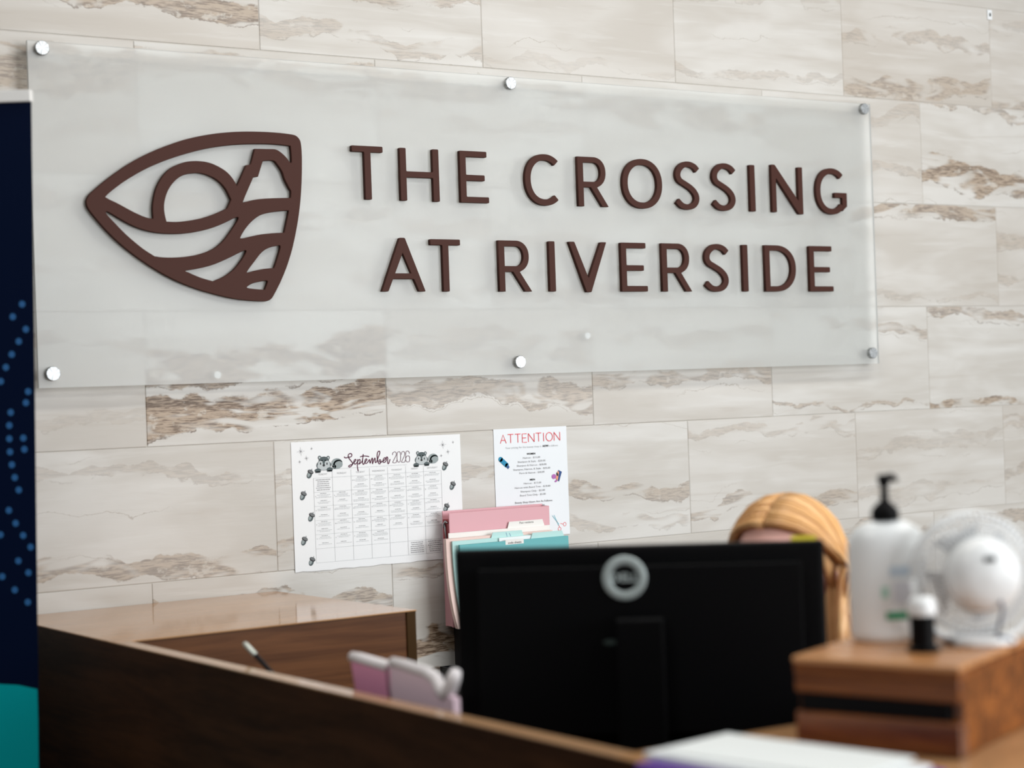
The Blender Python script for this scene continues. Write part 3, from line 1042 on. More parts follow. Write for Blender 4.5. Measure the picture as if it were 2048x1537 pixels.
b.face([(1.0930, PY - .00004, 1.2890), (1.0990, PY - .00004, 1.2815), (1.1020, PY - .00004, 1.2950), (1.1040, PY - .00004, 1.3040), (1.1000, PY - .00004, 1.3080)], 1)
b.ellipse(1.0985, 1.2985, .0026, .0050, PY - .00008, 3, .3)
b.ellipse(1.0880, 1.2935, .0070, .0062, PY - .00010, 2)
b.ellipse(1.0935, 1.2815, .0040, .0024, PY - .00010, 2, .4)
b.build('printed_hair_dye', [BLUEI, SKINI, LILAC, INK], att)
b = MB()
b.stroke([(1.0790, 1.1935), (1.0985, 1.1700)], .0014, PY, 0)
b.stroke([(1.0845, 1.1945), (1.0975, 1.1665)], .0014, PY, 0)
b.stroke([(1.0975, 1.1690), (1.1000, 1.1625)], .0013, PY, 1)
b.stroke([(1.1030, 1.1720), (1.1110, 1.1695)], .0013, PY, 1)
for cx, cz, q in ((1.1000, 1.1580, .2), (1.1160, 1.1690, -.3)):
    b.stroke([(cx + .0045 * math.cos(t * math.pi / 8), cz + .0045 * math.sin(t * math.pi / 8)) for t in range(17)], .0013, PY, 1)
b.build('printed_scissors', [mat('aqua_ink', (.20, .52, .62), .6), INKR], att)

# ------------------------------------------------------------------ wall file holder, binder, folders
holder = thing('wall_file_holder', 'black two-tier wall pocket holding binder and folders behind monitor', 'file holder')
for (x0, x1, z0, z1, dep) in ((.777, 1.06, .70, .935, .135), (.734, 1.10, .42, .845, .175)):
    b = MB()
    b.box((x0, -.006, z0), (x1, -.001, z1))
    b.box((x0, -dep, z0), (x1, -.006, z0 + .005))
    b.box((x0, -dep, z0 + .005), (x1, -dep + .005, z1 - .06))
    b.box((x0, -dep + .005, z0 + .005), (x0 + .004, -.006, z1))
    b.box((x1 - .004, -dep + .005, z0 + .005), (x1, -.006, z1))
    b.build('pocket', BLACKS, holder)

binder = thing('ring_binder', 'pink ring binder standing upright, rearmost in the black wall pocket', 'binder')
PINK = mat('pink_binder_vinyl', (.66, .34, .38), .4)
PINKD = mat('red_binder_lining', (.30, .03, .035), .5)
b = MB()
b.box((.742, -.0560, .945), (1.035, -.0530, 1.224))
b.build('front_cover', PINK, binder, bevel=.001)
b = MB()
b.box((.742, -.0240, .945), (1.035, -.0210, 1.228))
b.build('back_cover', PINK, binder, bevel=.001)
b = MB()
b.box((1.032, -.0530, .945), (1.035, -.0240, 1.224))
b.build('spine', PINK, binder)
b = MB()
b.box((.7430, -.0528, 1.160), (.7600, -.0243, 1.208))
b.build('lining', PINKD, binder)
b = MB()
b.box((.7425, -.0528, .947), (.7600, -.0243, 1.1595))
b.build('edge_strip', PINK, binder)
b = MB()
b.tube([(.7415, -.048, 1.200), (.7395, -.040, 1.204), (.7395, -.033, 1.198), (.7415, -.030, 1.188)], .0022, 8)
b.tube([(.7415, -.042, 1.160), (.7400, -.038, 1.182), (.7412, -.036, 1.196)], .0020, 8)
b.build('metal_clip', ALU, binder, smooth=True)


def folder(name, label, mt, x0, x1, yt, thick, ztop, zbot, tab=None, tab_mat=None, lean=.030):
    t = thing(name, label, 'folder', group='file folders in the wall pocket')
    b = MB()
    n = 12
    prof = []
    for j in range(n + 1):
        v = j / n
        zz = ztop - (ztop - zbot) * v
        prof.append((yt - .030 * max(0.0, (1.18 - zz) / .245) ** 2.2, zz))
    for (ya, za), (yb, zb) in zip(prof[:-1], prof[1:]):
        xa = x0 + .010 * ((ztop - za) / (ztop - zbot)) ** 3
        xb = x0 + .010 * ((ztop - zb) / (ztop - zbot)) ** 3
        fr = [(xa, ya - thick, za), (xb, yb - thick, zb), (x1, yb - thick, zb), (x1, ya - thick, za)]
        bk = [(xa, ya, za), (x1, ya, za), (x1, yb, zb), (xb, yb, zb)]
        b.face(fr)
        b.face(bk)
        b.face([(xa, ya, za), (xb, yb, zb), (xb, yb - thick, zb), (xa, ya - thick, za)])
        b.face([(x1, ya - thick, za), (x1, yb - thick, zb), (x1, yb, zb), (x1, ya, za)])
    b.face([(x0, yt - thick, ztop), (x1, yt - thick, ztop), (x1, yt, ztop), (x0, yt, ztop)])
    yb, zb = prof[-1]
    b.face([(x0 + .01, yb, zb), (x1, yb, zb), (x1, yb - thick, zb), (x0 + .01, yb - thick, zb)])
    b.build('cover', mt, t)
    if tab:
        a, c, h = tab
        b = MB()
        pts = [(a, 0), (c, 0), (c - .006, h), (a + .006, h)]
        i = [(x, yt, ztop - .002 + z) for x, z in pts]
        q = [(x, yt - .0012, ztop - .002 + z) for x, z in pts]
        b.face(q)
        b.face(i[::-1])
        for k in range(4):
            b.face([q[k], i[k], i[(k + 1) % 4], q[(k + 1) % 4]])
        b.build('tab', tab_mat or mt, t)
    return t


CREAM = mat('pale_pink_card', (.78, .58, .53), .6)
OFFW = mat('off_white_card', (.80, .79, .76), .6)
MINT = mat('mint_card', (.46, .70, .68), .55)
TEAL = mat('teal_card', (.10, .40, .42), .5)
f1 = folder('file_folder', 'off-white file folder with printed tab just in front of pink binder', OFFW, .735, 1.030, -.0600, .004, 1.176, .95, (.905, 1.016, .018), OFFW, .018)
text('printed_tab_label', 'Past residents', .962, 1.187, .0075, -.0614, INK, f1)
f1b = folder('file_folder', 'thick pale pink file folder overhanging the black wall pocket edge', CREAM, .717, 1.026, -.0685, .012, 1.164, .948, None, None)
f2 = folder('file_folder', 'mint file folder with two pen strokes on its centre tab', MINT, .730, 1.040, -.0835, .005, 1.158, .935, (.842, .938, .015), MINT)
b = MB()
b.stroke([(.886, 1.168), (.889, 1.158), (.892, 1.154)], .0010, -.0850)
b.stroke([(.896, 1.166), (.900, 1.156), (.903, 1.152)], .0010, -.0850)
b.build('pen_mark', mat('blue_pen_ink', (.05, .12, .35), .6), f2)
b = MB()
b.box((.860, -.0938, 1.05), (1.02, -.0930, 1.157))
b.build('paper', PAPER, f2)
f3 = folder('file_folder', 'teal file folder labelled code sheets, frontmost in the wall pocket', TEAL, .742, 1.058, -.0960, .007, 1.149, .925, (.950, 1.050, .016), MINT)
b = MB()
b.box((.872, -.1036, 1.128), (.925, -.1031, 1.152))
b.build('label', OFFW, f3)
text('printed_tab_label', 'code sheets', 0.8985, 1.1440, .0082, -.1040, INK, f3)

# ------------------------------------------------------------------ retractable banner
ban = thing('retractable_banner', 'navy banner stand with blue dots and teal circle left of desk', 'banner', (-.4232, -.6, 0), math.atan2(-.5326, .84637))
NAVY = mat('navy_print', (.0005, .0040, .020), .5, spec=.06)
b = MB()
n = 24
for j in range(n):
    za, zb = .07 + (2.079 - .07) * j / n, .07 + (2.079 - .07) * (j + 1) / n
    ea, eb = -.0218 * (2.079 - za), -.0218 * (2.079 - zb)
    b.face([(-.85 + ea, 0, za), (ea, 0, za), (eb, 0, zb), (-.85 + eb, 0, zb)])
    b.face([(-.85 + ea, .001, za), (-.85 + eb, .001, zb), (eb, .001, zb), (ea, .001, za)])
    b.face([(ea, 0, za), (ea, .001, za), (eb, .001, zb), (eb, 0, zb)])
b.build('graphic', NAVY, ban)
b = MB()
b.box((-.852, -.008, 2.078), (.001, .010, 2.100))
b.build('top_rail', mat('silver_rail', (.78, .77, .75), .35), ban, bevel=.002)
b = MB()
b.box((-.93, -.09, 0.0), (-.01, .09, .07))
b.build('base_cassette', mat('silver_cassette', (.6, .6, .6), .3, 1.0), ban, bevel=.01)
b = MB()
b.tube([(-.45, .03, .07), (-.44, .012, 2.08)], .008, 10)
b.build('support_pole', ALU, ban, smooth=True)
DOTS = [(-0.0291, 1.7085), (-0.047, 1.686), (-0.0238, 1.6623), (-0.0376, 1.6406), (-0.0512, 1.6173), (-0.0627, 1.5939), (-0.0729, 1.5686), (-0.0236, 1.5482), (-0.0283, 1.528), (-0.0567, 1.5112), (-0.06, 1.4875), (-0.0608, 1.4631), (-0.0352, 1.4635), (-0.034, 1.4428), (-0.0604, 1.4391), (-0.0578, 1.4155), (-0.0533, 1.3919), (-0.0468, 1.3689), (-0.0662, 1.3323), (-0.0545, 1.3082), (-0.083, 1.2882), (-0.0415, 1.2855), (-0.0285, 1.2638), (-0.0519, 1.2393), (-0.0342, 1.2171), (-0.0822, 1.2116), (-0.0602, 1.1865), (-0.0372, 1.1632)]
DOTM = mat('dot_blue_ink', (.010, .095, .27), .5)
b = MB()
b.ellipse(0, 0, .0058, .0062, 0, n=16)
dot = b.mesh('printed_dot')
dot.materials.append(DOTM)
for x, z in DOTS:
    link('printed_dot', dot, DOTM, ban, (x, -.0006, z))
rnd = random.Random(3)
b = MB()
for j in range(120):                 # the pattern goes on across the rest of the banner, outside the picture
    b.ellipse(-.11 - .70 * rnd.random(), 1.13 + .65 * rnd.random(), .0058, .0062, -.0006, n=16)
o = b.build('printed_dot_field', DOTM, ban)
o['kind'] = 'stuff'
b = MB()
pts = []
for k in range(25):                  # top arc of the large teal disc, cut by the banner's edges
    x = -.86 + (.86 - .025) * k / 24
    pts.append((x, -.0009, 1.0155 - (x + .095) ** 2 * 2.4 if x > -.095 else 1.0155 - (x + .095) ** 2 * .55))
e0 = -.0218 * (2.079 - .10)
pts = [(-.85 + e0, -.0009, .10), (e0 - .0005, -.0009, .10), (-.0255, -.0009, .95)] + pts[::-1]
b.face(pts)
b.build('printed_disc', mat('teal_print', (.0, .31, .34), .5, spec=.06), ban)

# ------------------------------------------------------------------ monitor
mon = thing('computer_monitor', 'black flat computer monitor seen from behind, round silver logo on back', 'monitor', (.1165, -1.690, .74), math.radians(-37))
MT = 1.286 - .74                    # top of the screen above the desk
b = MB()
b.box((-.271, .000, MT - .322), (.271, .022, MT))
b.build('display', BLACK, mon, bevel=.004)
b = MB()
b.box((-.264, -.0008, MT - .315), (.264, .001, MT - .007))
b.box((-.235, -.028, MT - .27), (.235, .0, MT - .028))
hous = b.build('back_housing', BLACK, mon, bevel=.0007, seg=1)
b = MB()
b.box((-.262, .0222, MT - .312), (.262, .0228, MT - .01))
b.build('screen', mat('screen_glass', (.05, .06, .07), .12), mon)
b = MB()
b.box((-.035, -.062, .01), (.035, -.030, MT - .10))
b.build('stand_neck', BLACK, mon, bevel=.004)
b = MB()
b.box((-.12, -.12, .0), (.12, .07, .012))
b.build('stand_base', BLACK, mon, bevel=.004)
LOGO = mat('brushed_logo_silver', (.46, .53, .53), .42, .35)
lx, lz = -.020, MT - .044
b = MB()
b.lathe([(.0195, 0.0), (.0195, .0022), (.0205, .003), (.0315, .003), (.0325, .0022), (.0325, 0.0)], 48, caps=False)
me = b.mesh('logo_ring')
me.transform(Matrix.Translation((lx, -.0278, lz)) @ Matrix.Rotation(math.pi / 2, 4, 'X'))
link('logo_ring', me, LOGO, hous, smooth=True)
o = text('logo_lettering', 'DELL', lx, lz, .0172, -.0286, LOGO, hous, width=.0385, bold=.0006)
b = MB()
b.ellipse(-.044, MT - .137, .010, .0042, -.0286)
b.build('stand_release', mat('grey_button', (.03, .05, .045), .25), hous)

note = MB()
note.box((.225, .0232, MT - .06), (.262, .0236, MT + .006))
o = note.build('sticky_note', mat('yellow_note', (.80, .66, .05), .6), None)
o.location = mon.location
o.rotation_euler = mon.rotation_euler
tag(o, 'yellow sticky note poking up at the monitor top right corner', 'note')

# ------------------------------------------------------------------ pink organiser and pen on the inner shelf
PINKW = mat('pink_coated_board', (.86, .36, .56), .4)
PINKL = mat('pale_pink_coated_board', (.88, .68, .78), .4)
WHITEE = mat('white_padded_edge', (.90, .86, .88), .45)
org = thing('desk_organiser', 'pink and white padded desk organiser standing just inside the desk ledge', 'organiser', (-.15, -1.28, .9205), math.atan2(-1, .0787))
# local x runs towards the camera along the desk side, local y towards the room inside


def pad(name, prof, mt, y, th, parent):
    b = MB()
    n_ = len(prof)
    fr = [(x, y - th / 2, z) for x, z in prof]
    bk = [(x, y + th / 2, z) for x, z in prof]
    b.face(fr)
    b.face(bk[::-1])
    for k in range(n_):
        b.face([fr[k], bk[k], bk[(k + 1) % n_], fr[(k + 1) % n_]])
    return b.build(name, mt, parent, bevel=.0015, seg=2)


pad('left_board', [(.05, 0), (.112, 0), (.112, .178), (.004, .183)], PINKW, .0, .012, org)
pad('right_board', [(.118, 0), (.290, 0), (.290, .155), (.262, .160), (.252, .170), (.236, .182), (.122, .189)], PINKL, -.002, .012, org)
b = MB()
b.tube([(.000, .0, .186), (.03, .0, .1855), (.112, .0, .1815)], [.0085, .009, .009], 12)
b.build('left_edging', WHITEE, org, smooth=True)
b = MB()
b.tube([(.121, -.002, .190), (.16, -.002, .189), (.215, -.002, .185), (.238, -.002, .178), (.250, -.002, .164), (.262, -.002, .158), (.274, -.002, .168), (.284, -.002, .184), (.291, -.002, .195)], [.0085, .009, .009, .0095, .0105, .0115, .0115, .011, .008], 12)
b.build('right_edging', WHITEE, org, smooth=True)
b = MB()
b.box((.05, -.03, -.0), (.29, .05, .004))
b.build('base_board', PINKL, org)
b = MB()
b.tube([(.116, -.010, .186), (.119, -.0095, .15), (.130, -.0095, .11), (.142, -.0095, .06)], .0022, 8)
b.build('elastic_cord', mat('plum_cord', (.16, .06, .09), .7), org, smooth=True)

cup = thing('pen_cup', 'black pen cup on the shelf inside the desk', 'cup', (-.135, -1.045, .9205))
b = MB()
b.lathe([(.0, .0), (.040, .0), (.042, .095), (.039, .095), (.037, .066), (.0, .066)], 24, caps=False)
b.build('body', BLACKS, cup, smooth=False)
pen = thing('ballpoint_pen', 'slim black pen with silver end leaning above desk ledge', 'pen')
P0, P1 = Vector((-.126, -1.036, .994)), Vector((-.188, -.941, 1.098))
b = MB()
b.tube([P0, P0.lerp(P1, .3), P0.lerp(P1, .80)], .0042, 10)
b.build('barrel', BLACKS, pen, smooth=True)
b = MB()
b.tube([P0.lerp(P1, .80), P0.lerp(P1, .82), P0.lerp(P1, .97), P1], [.0046, .0052, .0050, .003], 10)
b.build('cap', mat('silver_cap', (.62, .66, .60), .35, .3), pen, smooth=True)

# ------------------------------------------------------------------ wooden box on the counter
ba = math.radians(-67)
box = thing('wooden_box', 'rustic wooden box with dark slot on the counter at right', 'box', (.034, -2.122, CT), ba)
# local x along the slotted side towards the camera, local y to the right
BL, BD, BH = .212, .26, .110


def bx(name, a, c, mt, bev=.003):
    b = MB()
    b.box(a, c)
    return b.build(name, mt, box, bevel=bev)


bx('lid', (-.002, -.002, .102), (BL + .002, BD, BH), WOODBOXLIT)
bx('upper_slat', (.0, .0, .0905), (BL, .014, .1015), WOODBOX, .001)
bx('slat', (.0, .0, .0655), (BL, .014, .090), WOODBOX)
bx('slat', (.0, .0, .0), (BL, .014, .0425), WOODBOX)
bx('end_board', (BL - .014, .0145, .0), (BL, BD - .014, .1015), WOODBOX)
bx('end_board', (.0, .0145, .0), (.0055, BD - .014, .1015), WOODBOX, .001)
bx('back_board', (.0, BD - .0135, .0), (BL, BD - .001, .1015), WOODBOX)
bx('bottom_board', (.0145, .0145, .0), (BL - .0145, BD - .014, .008), WOODBOX)
bx('slot_shade_block', (.006, .0035, .0428), (BL - .0145, .18, .0652), BLACK, .0008)  # black block fills the open slot in place of its shade
BT = CT + BH

# ------------------------------------------------------------------ pump bottle
bot = thing('pump_bottle', 'white hand sanitizer bottle with black pump on the wooden box', 'bottle', (.2112, -2.107, BT), math.radians(-34))
BOTM = mat('milky_bottle', (.86, .89, .90), .3)
b = MB()
b.lathe([(.0, .0), (.040, .0), (.0455, .004), (.0470, .012), (.0470, .118), (.0455, .132), (.0400, .144), (.0270, .1525), (.0170, .155), (.0170, .160)], 40, sx=1.07, sy=.62, caps=False)
b.build('body', BOTM, bot, smooth=True)
b = MB()
b.lathe([(.0, .1555), (.0180, .1555), (.0180, .166), (.0160, .171), (.0100, .1775), (.0055, .181), (.0048, .200), (.0078, .202), (.0085, .214), (.0, .2155)], 28, caps=False)
b.build('pump_head', BLACK, bot, smooth=True)
b = MB()
b.tube([(.0, .0, .209), (.012, .016, .211), (.020, .027, .206)], [.0055, .005, .004], 10)
b.build('nozzle', BLACK, bot, smooth=True)
b = MB()


def curved(x0, x1, z0, z1, m):
    n_ = 8
    for k in range(n_):
        a, c = x0 + (x1 - x0) * k / n_, x0 + (x1 - x0) * (k + 1) / n_
        f = lambda x: -.62 * math.sqrt(max(.0470 ** 2 - x * x, 0)) - .0006
        b.face([(a, f(a), z0), (c, f(c), z0), (c, f(c), z1), (a, f(a), z1)], m)


curved(-.008, .020, .030, .0395, 0)
curved(-.013, -.004, .058, .072, 1)
curved(-.002, .028, .085, .098, 2)
curved(.002, .026, .050, .078, 3)
b.build('printed_label', [mat('green_ink', (.0, .30, .12), .5), mat('pale_green_ink', (.42, .68, .58), .5), mat('pale_blue_ink', (.56, .66, .76), .5), mat('pale_lilac_ink', (.68, .70, .76), .5)], bot)

# small bottle with black label
sb = thing('small_bottle', 'small white-capped bottle with black label beside the pump bottle', 'bottle', (.1723, -2.2063, BT))
b = MB()
b.lathe([(.0, .0), (.0195, .0), (.0205, .002), (.0205, .005), (.0155, .007), (.0155, .045), (.0, .045)], 28, caps=False)
b.build('body', BLACK, sb)
b = MB()
b.lathe([(.0165, .0452), (.0170, .048), (.0165, .060), (.0130, .0665), (.0, .0685)], 28, caps=False)
b.build('cap', WHITEP, sb, smooth=True)

# ------------------------------------------------------------------ desk fan seen from behind
fan = thing('desk_fan', 'small white desk fan with wire cage turned away beside bottles', 'fan', (.272, -2.2000, BT), math.radians(-26))
# local -y is the motor side, towards the camera
FZ, FR = .088, .0765
b = MB()
for rr, yy in ((FR, .0), (FR, .016), (.068, -.010), (.059, -.0165), (.049, -.021), (.040, -.024)):
    b.tube([(rr * math.cos(t * math.pi / 18), yy, FZ + rr * math.sin(t * math.pi / 18)) for t in range(36)], 0.0015 if rr < FR else .0026, 6, closed=True)
for k in range(60):
    a = 2 * math.pi * k / 60
    c, s = math.cos(a), math.sin(a)
    b.tube([(.030 * c, -.026, FZ + .030 * s), (.049 * c, -.021, FZ + .049 * s), (.068 * c, -.010, FZ + .068 * s), (FR * c, .0, FZ + FR * s)], .0013, 5)
b.build('rear_cage', WHITEP, fan)
b = MB()
for rr, yy in ((.066, .028), (.050, .034), (.034, .037), (.018, .038)):
    b.tube([(rr * math.cos(t * math.pi / 18), yy, FZ + rr * math.sin(t * math.pi / 18)) for t in range(36)], .0010, 6, closed=True)
for k in range(24):
    a = 2 * math.pi * k / 24
    c, s = math.cos(a), math.sin(a)
    b.tube([(.010 * c, .038, FZ + .010 * s), (.050 * c, .034, FZ + .050 * s), (.066 * c, .028, FZ + .066 * s), (FR * c, .016, FZ + FR * s)], .0009, 5)
b.build('front_cage', WHITEP, fan)
b = MB()
b.lathe([(.0, -.060), (.022, -.0585), (.037, -.053), (.0445, -.044), (.0470, -.030), (.0470, -.022), (.0, -.018)], 36, caps=False)
me = b.mesh('motor_housing')
me.transform(Matrix.Translation((0, 0, FZ)) @ Matrix.Rotation(-math.pi / 2, 4, 'X'))
link('motor_housing', me, WHITEP, fan, smooth=True)
b = MB()
b.box((-.008, -.0595, FZ + .020), (.006, -.052, FZ + .026))
b.build('switch', BLACK, fan)
b = MB()
for k in range(4):
    a0 = k * math.pi / 2 + .3
    pts = []
    for j in range(9):
        t = j / 8
        pts.append((.016 + .050 * t, a0 - .25 - .15 * t, a0 + .35 + .35 * t))
    for (ra, a1, a2), (rb, c1, c2) in zip(pts[:-1], pts[1:]):
        b.face([(ra * math.cos(a1), -.004, FZ + ra * math.sin(a1)), (rb * math.cos(c1), -.006, FZ + rb * math.sin(c1)), (rb * math.cos(c2), .012, FZ + rb * math.sin(c2)), (ra * math.cos(a2), .010, FZ + ra * math.sin(a2))])
o = b.build('blades', mat('grey_blades', (.30, .31, .34), .4), fan)
o.modifiers.new('thick', 'SOLIDIFY').thickness = .0012
b = MB()
b.tube([(-.080, .0, FZ - .004), (-.078, -.002, .040), (-.050, -.006, .012), (-.030, -.010, .0065), (.0, -.012, .006), (.030, -.010, .0065), (.050, -.006, .012), (.078, -.002, .040), (.080, .0, FZ - .004)], .0048, 10)
b.tube([(-.030, -.010, .006), (-.036, -.034, .005), (-.020, -.046, .005), (.020, -.046, .005), (.036, -.034, .005), (.030, -.010, .006)], .0048, 10)
b.tube([(-.030, -.010, .006), (-.036, .022, .005), (.0, .034, .005), (.036, .022, .005), (.030, -.010, .006)], .0048, 10)
b.build('stand', WHITEP, fan, smooth=True)
b = MB()
b.tube([(.012, -.052, FZ - .026), (.014, -.058, FZ - .040), (.012, -.050, FZ - .060), (.010, -.044, .014), (.030, -.046, .007)], .0022, 8)
b.build('power_cord', mat('grey_cord', (.10, .12, .18), .5), fan, smooth=True)

# ------------------------------------------------------------------ papers on the counter corner
e1, e2 = Vector((-.95, -.31)), Vector((.31, -.95))
pa = math.atan2(-.20, -.98)
PURP = mat('purple_cover', (.105, .03, .30), .4)


def flat(name, corner, w, l, z0, z1, ang, mt, label, cat, group=None, bev=.0012):
    o = MB()
    u, v = Vector((math.cos(ang), math.sin(ang))), Vector((-math.sin(ang), math.cos(ang)))
    c = Vector(corner)
    pts = [c, c + u * w, c + u * w + v * l, c + v * l]
    o.prism([tuple(q) for q in pts], z0, z1)
    r_ = o.build(name, mt, None, bevel=bev)
    return tag(r_, label, cat, group)


flat('purple_folder', (-.030, -2.084), .185, .30, CT + .0002, CT + .011, pa, PURP, 'purple folder lying at the counter corner under white papers', 'folder')
flat('paper_stack', (-.037, -2.076), .150, .30, CT + .0112, CT + .018, pa - .03, mat('stack_paper', (.74, .78, .80), .55), 'thick stack of white papers lying on the purple folder', 'papers')
flat('paper_sheet', (-.046, -2.086), .130, .26, CT + .0182, CT + .0202, pa + .07, mat('top_paper', (.76, .80, .80), .55), 'loose white sheets topmost on the paper stack at counter corner', 'paper')

# ------------------------------------------------------------------ seated person
SKIN = mat('skin', (.74, .42, .36), .5)
TOPM = mat('dark_knit_top', (.05, .055, .07), .85)
TROU = mat('dark_trousers', (.03, .03, .035), .85)
HAIR = hair_material()
person = thing('person', 'person with long strawberry-blond hair bowing head behind the monitor', 'person', (.70, -1.30, 0), 0)
HC = Vector((.568, -1.500, 1.200))          # head centre
FD = Vector((-.92, -.39, 0)).normalized()    # where the person faces
SD = Vector((0, 0, 1)).cross(FD)             # towards the person's left
UPV = Vector((0, 0, 1))
TILT = math.radians(36)                      # head bowed
HF = FD * math.cos(TILT) - UPV * math.sin(TILT)
HU = UPV * math.cos(TILT) + FD * math.sin(TILT)
base = Vector((.70, -1.30, 0))


def P(f, s, u):                              # point in body axes from the pelvis on the floor
    return FD * f + SD * s + UPV * u


neck = HC - HU * .125 - HF * .015 - base
V, E, RAD = [], [], []


def jv(p, r, q=None):
    V.append(tuple(p))
    RAD.append(r)
    if q is not None:
        E.append((q, len(V) - 1))
    return len(V) - 1


pel = jv(P(-.02, 0, .56), (.155, .12))
wai = jv(P(.0, 0, .70), (.135, .10), pel)
che = jv(P(.03, 0, .88), (.150, .11), wai)
shb = jv(P(.06, 0, 1.01), (.10, .08), che)
nk = jv(neck, (.052, .052), shb)
for s in (1, -1):
    a = jv(P(.05, .16 * s, .98), (.062, .06), shb)
    e = jv(P(.07, .215 * s, .78), (.050, .050), a)
    w = jv(P(.28, .15 * s, .775), (.032, .028), e)
    h = jv(P(.35, .14 * s, .772), (.034, .018), w)
    for q, (dl, ds) in enumerate(((.085, .030), (.095, .012), (.090, -.008), (.075, -.026))):
        k1 = jv(P(.35 + dl * .45, (.14 + ds) * s, .776), (.0095, .009), h)
        k2 = jv(P(.35 + dl * .80, (.14 + ds * 1.1) * s, .768), (.0085, .008), k1)
        jv(P(.35 + dl, (.14 + ds * 1.1) * s, .758), (.0075, .007), k2)
    t1 = jv(P(.335, (.14 - .045) * s, .768), (.0105, .010), h)
    jv(P(.375, (.14 - .062) * s, .760), (.009, .009), t1)
    hp = jv(P(.0, .10 * s, .53), (.095, .095), pel)
    kn = jv(P(.36, .12 * s, .53), (.068, .068), hp)
    an = jv(P(.36, .12 * s, .10), (.042, .042), kn)
    ft = jv(P(.40, .12 * s, .045), (.045, .04), an)
    jv(P(.54, .13 * s, .032), (.040, .026), ft)
me = bpy.data.meshes.new('body')
me.from_pydata(V, E, [])
tmp = bpy.data.objects.new('tmp_body', me)
COL.objects.link(tmp)
tmp.modifiers.new('skin', 'SKIN')
for q, r in zip(me.skin_vertices[0].data, RAD):
    q.radius = r
me.skin_vertices[0].data[0].use_root = True
ss = tmp.modifiers.new('sub', 'SUBSURF')
ss.levels = 2
dg = bpy.context.evaluated_depsgraph_get()
bme = bpy.data.meshes.new_from_object(tmp.evaluated_get(dg))
bpy.data.objects.remove(tmp)
# head: shaped from rings and joined into the same body mesh
bm = bmesh.new()
bm.from_mesh(bme)
rings = []
HP = [(-.125, .034, .040, .030), (-.112, .046, .052, .022), (-.09, .056, .066, .012), (-.06, .064, .080, .006), (-.025, .070, .090, .002), (.01, .074, .094, .0), (.045, .073, .094, -.004), (.075, .064, .084, -.008), (.095, .048, .064, -.010), (.108, .026, .036, -.012), (.112, .008, .010, -.012)]
NS = 32
for hz, rs, rf, off in HP:
    ring = []
    for k in range(NS):
        a = 2 * math.pi * k / NS
        f, s = rf * math.cos(a) + off, rs * math.sin(a)
        if math.cos(a) > .75:                # nose, brow, lips and eye hollows
            wv = (math.cos(a) - .75) / .25
            f += wv ** 4 * {-.06: .008, -.025: .024, .01: .010}.get(hz, 0)
            f += wv * {.01: -.004, .045: .002, -.09: .006}.get(hz, 0)
        ring.append(bm.verts.new(tuple(HC - base + HF * f + SD * s + HU * hz)))
    rings.append(ring)
for ra, rb in zip(rings[:-1], rings[1:]):
    for k in range(NS):
        bm.faces.new((ra[k], ra[(k + 1) % NS], rb[(k + 1) % NS], rb[k]))
bm.faces.new(rings[-1])
for s in (1, -1):                            # ears
    c = HC - base + SD * (.074 * s) - HF * .008 - HU * .012
    geo = bmesh.ops.create_uvsphere(bm, u_segments=12, v_segments=8, radius=1.0)
    for v in geo['verts']:
        v.co = c + SD * (v.co.x * .010) + HF * (v.co.y * .018) + HU * (v.co.z * .031)
bm.to_mesh(bme)
bm.free()
for f in bme.polygons:
    f.use_smooth = True
    c = f.center
    fr = c.dot(FD)
    if (c - (HC - base)).length < .16 or c.z > 1.075:
        f.material_index = 0
    elif fr > .285 and c.z > .7:
        f.material_index = 0
    elif c.z < .64:
        f.material_index = 2
    else:
        f.material_index = 1
body = link('body', bme, [SKIN, TOPM, TROU], person)
for s in (1, -1):                            # eyes, looking down
    b = MB()
    b.lathe([(.0, -.0105), (.006, -.0085), (.0103, -.002), (.0103, .002), (.006, .0085), (.0, .0105)], 14, caps=False, c=tuple(HC - base + HF * .079 + SD * (.031 * s) + HU * .012))
    b.build('eye', mat('eye_white', (.75, .73, .70), .2) if 'eye_white' not in bpy.data.materials else bpy.data.materials['eye_white'], person, smooth=True)
    b = MB()
    b.tube([HC - base + HF * .088 + SD * (.016 * s) + HU * .034, HC - base + HF * .088 + SD * (.032 * s) + HU * .038, HC - base + HF * .076 + SD * (.046 * s) + HU * .033], [.003, .0035, .002], 8)
    b.build('eyebrow', HAIR, person, smooth=True)
b = MB()
b.tube([HC - base + HF * .090 + SD * .022 - HU * .066, HC - base + HF * .096 - HU * .064, HC - base + HF * .090 - SD * .022 - HU * .066], [.003, .006, .003], 8)
b.build('lips', mat('lips', (.55, .18, .17), .45), person, smooth=True)

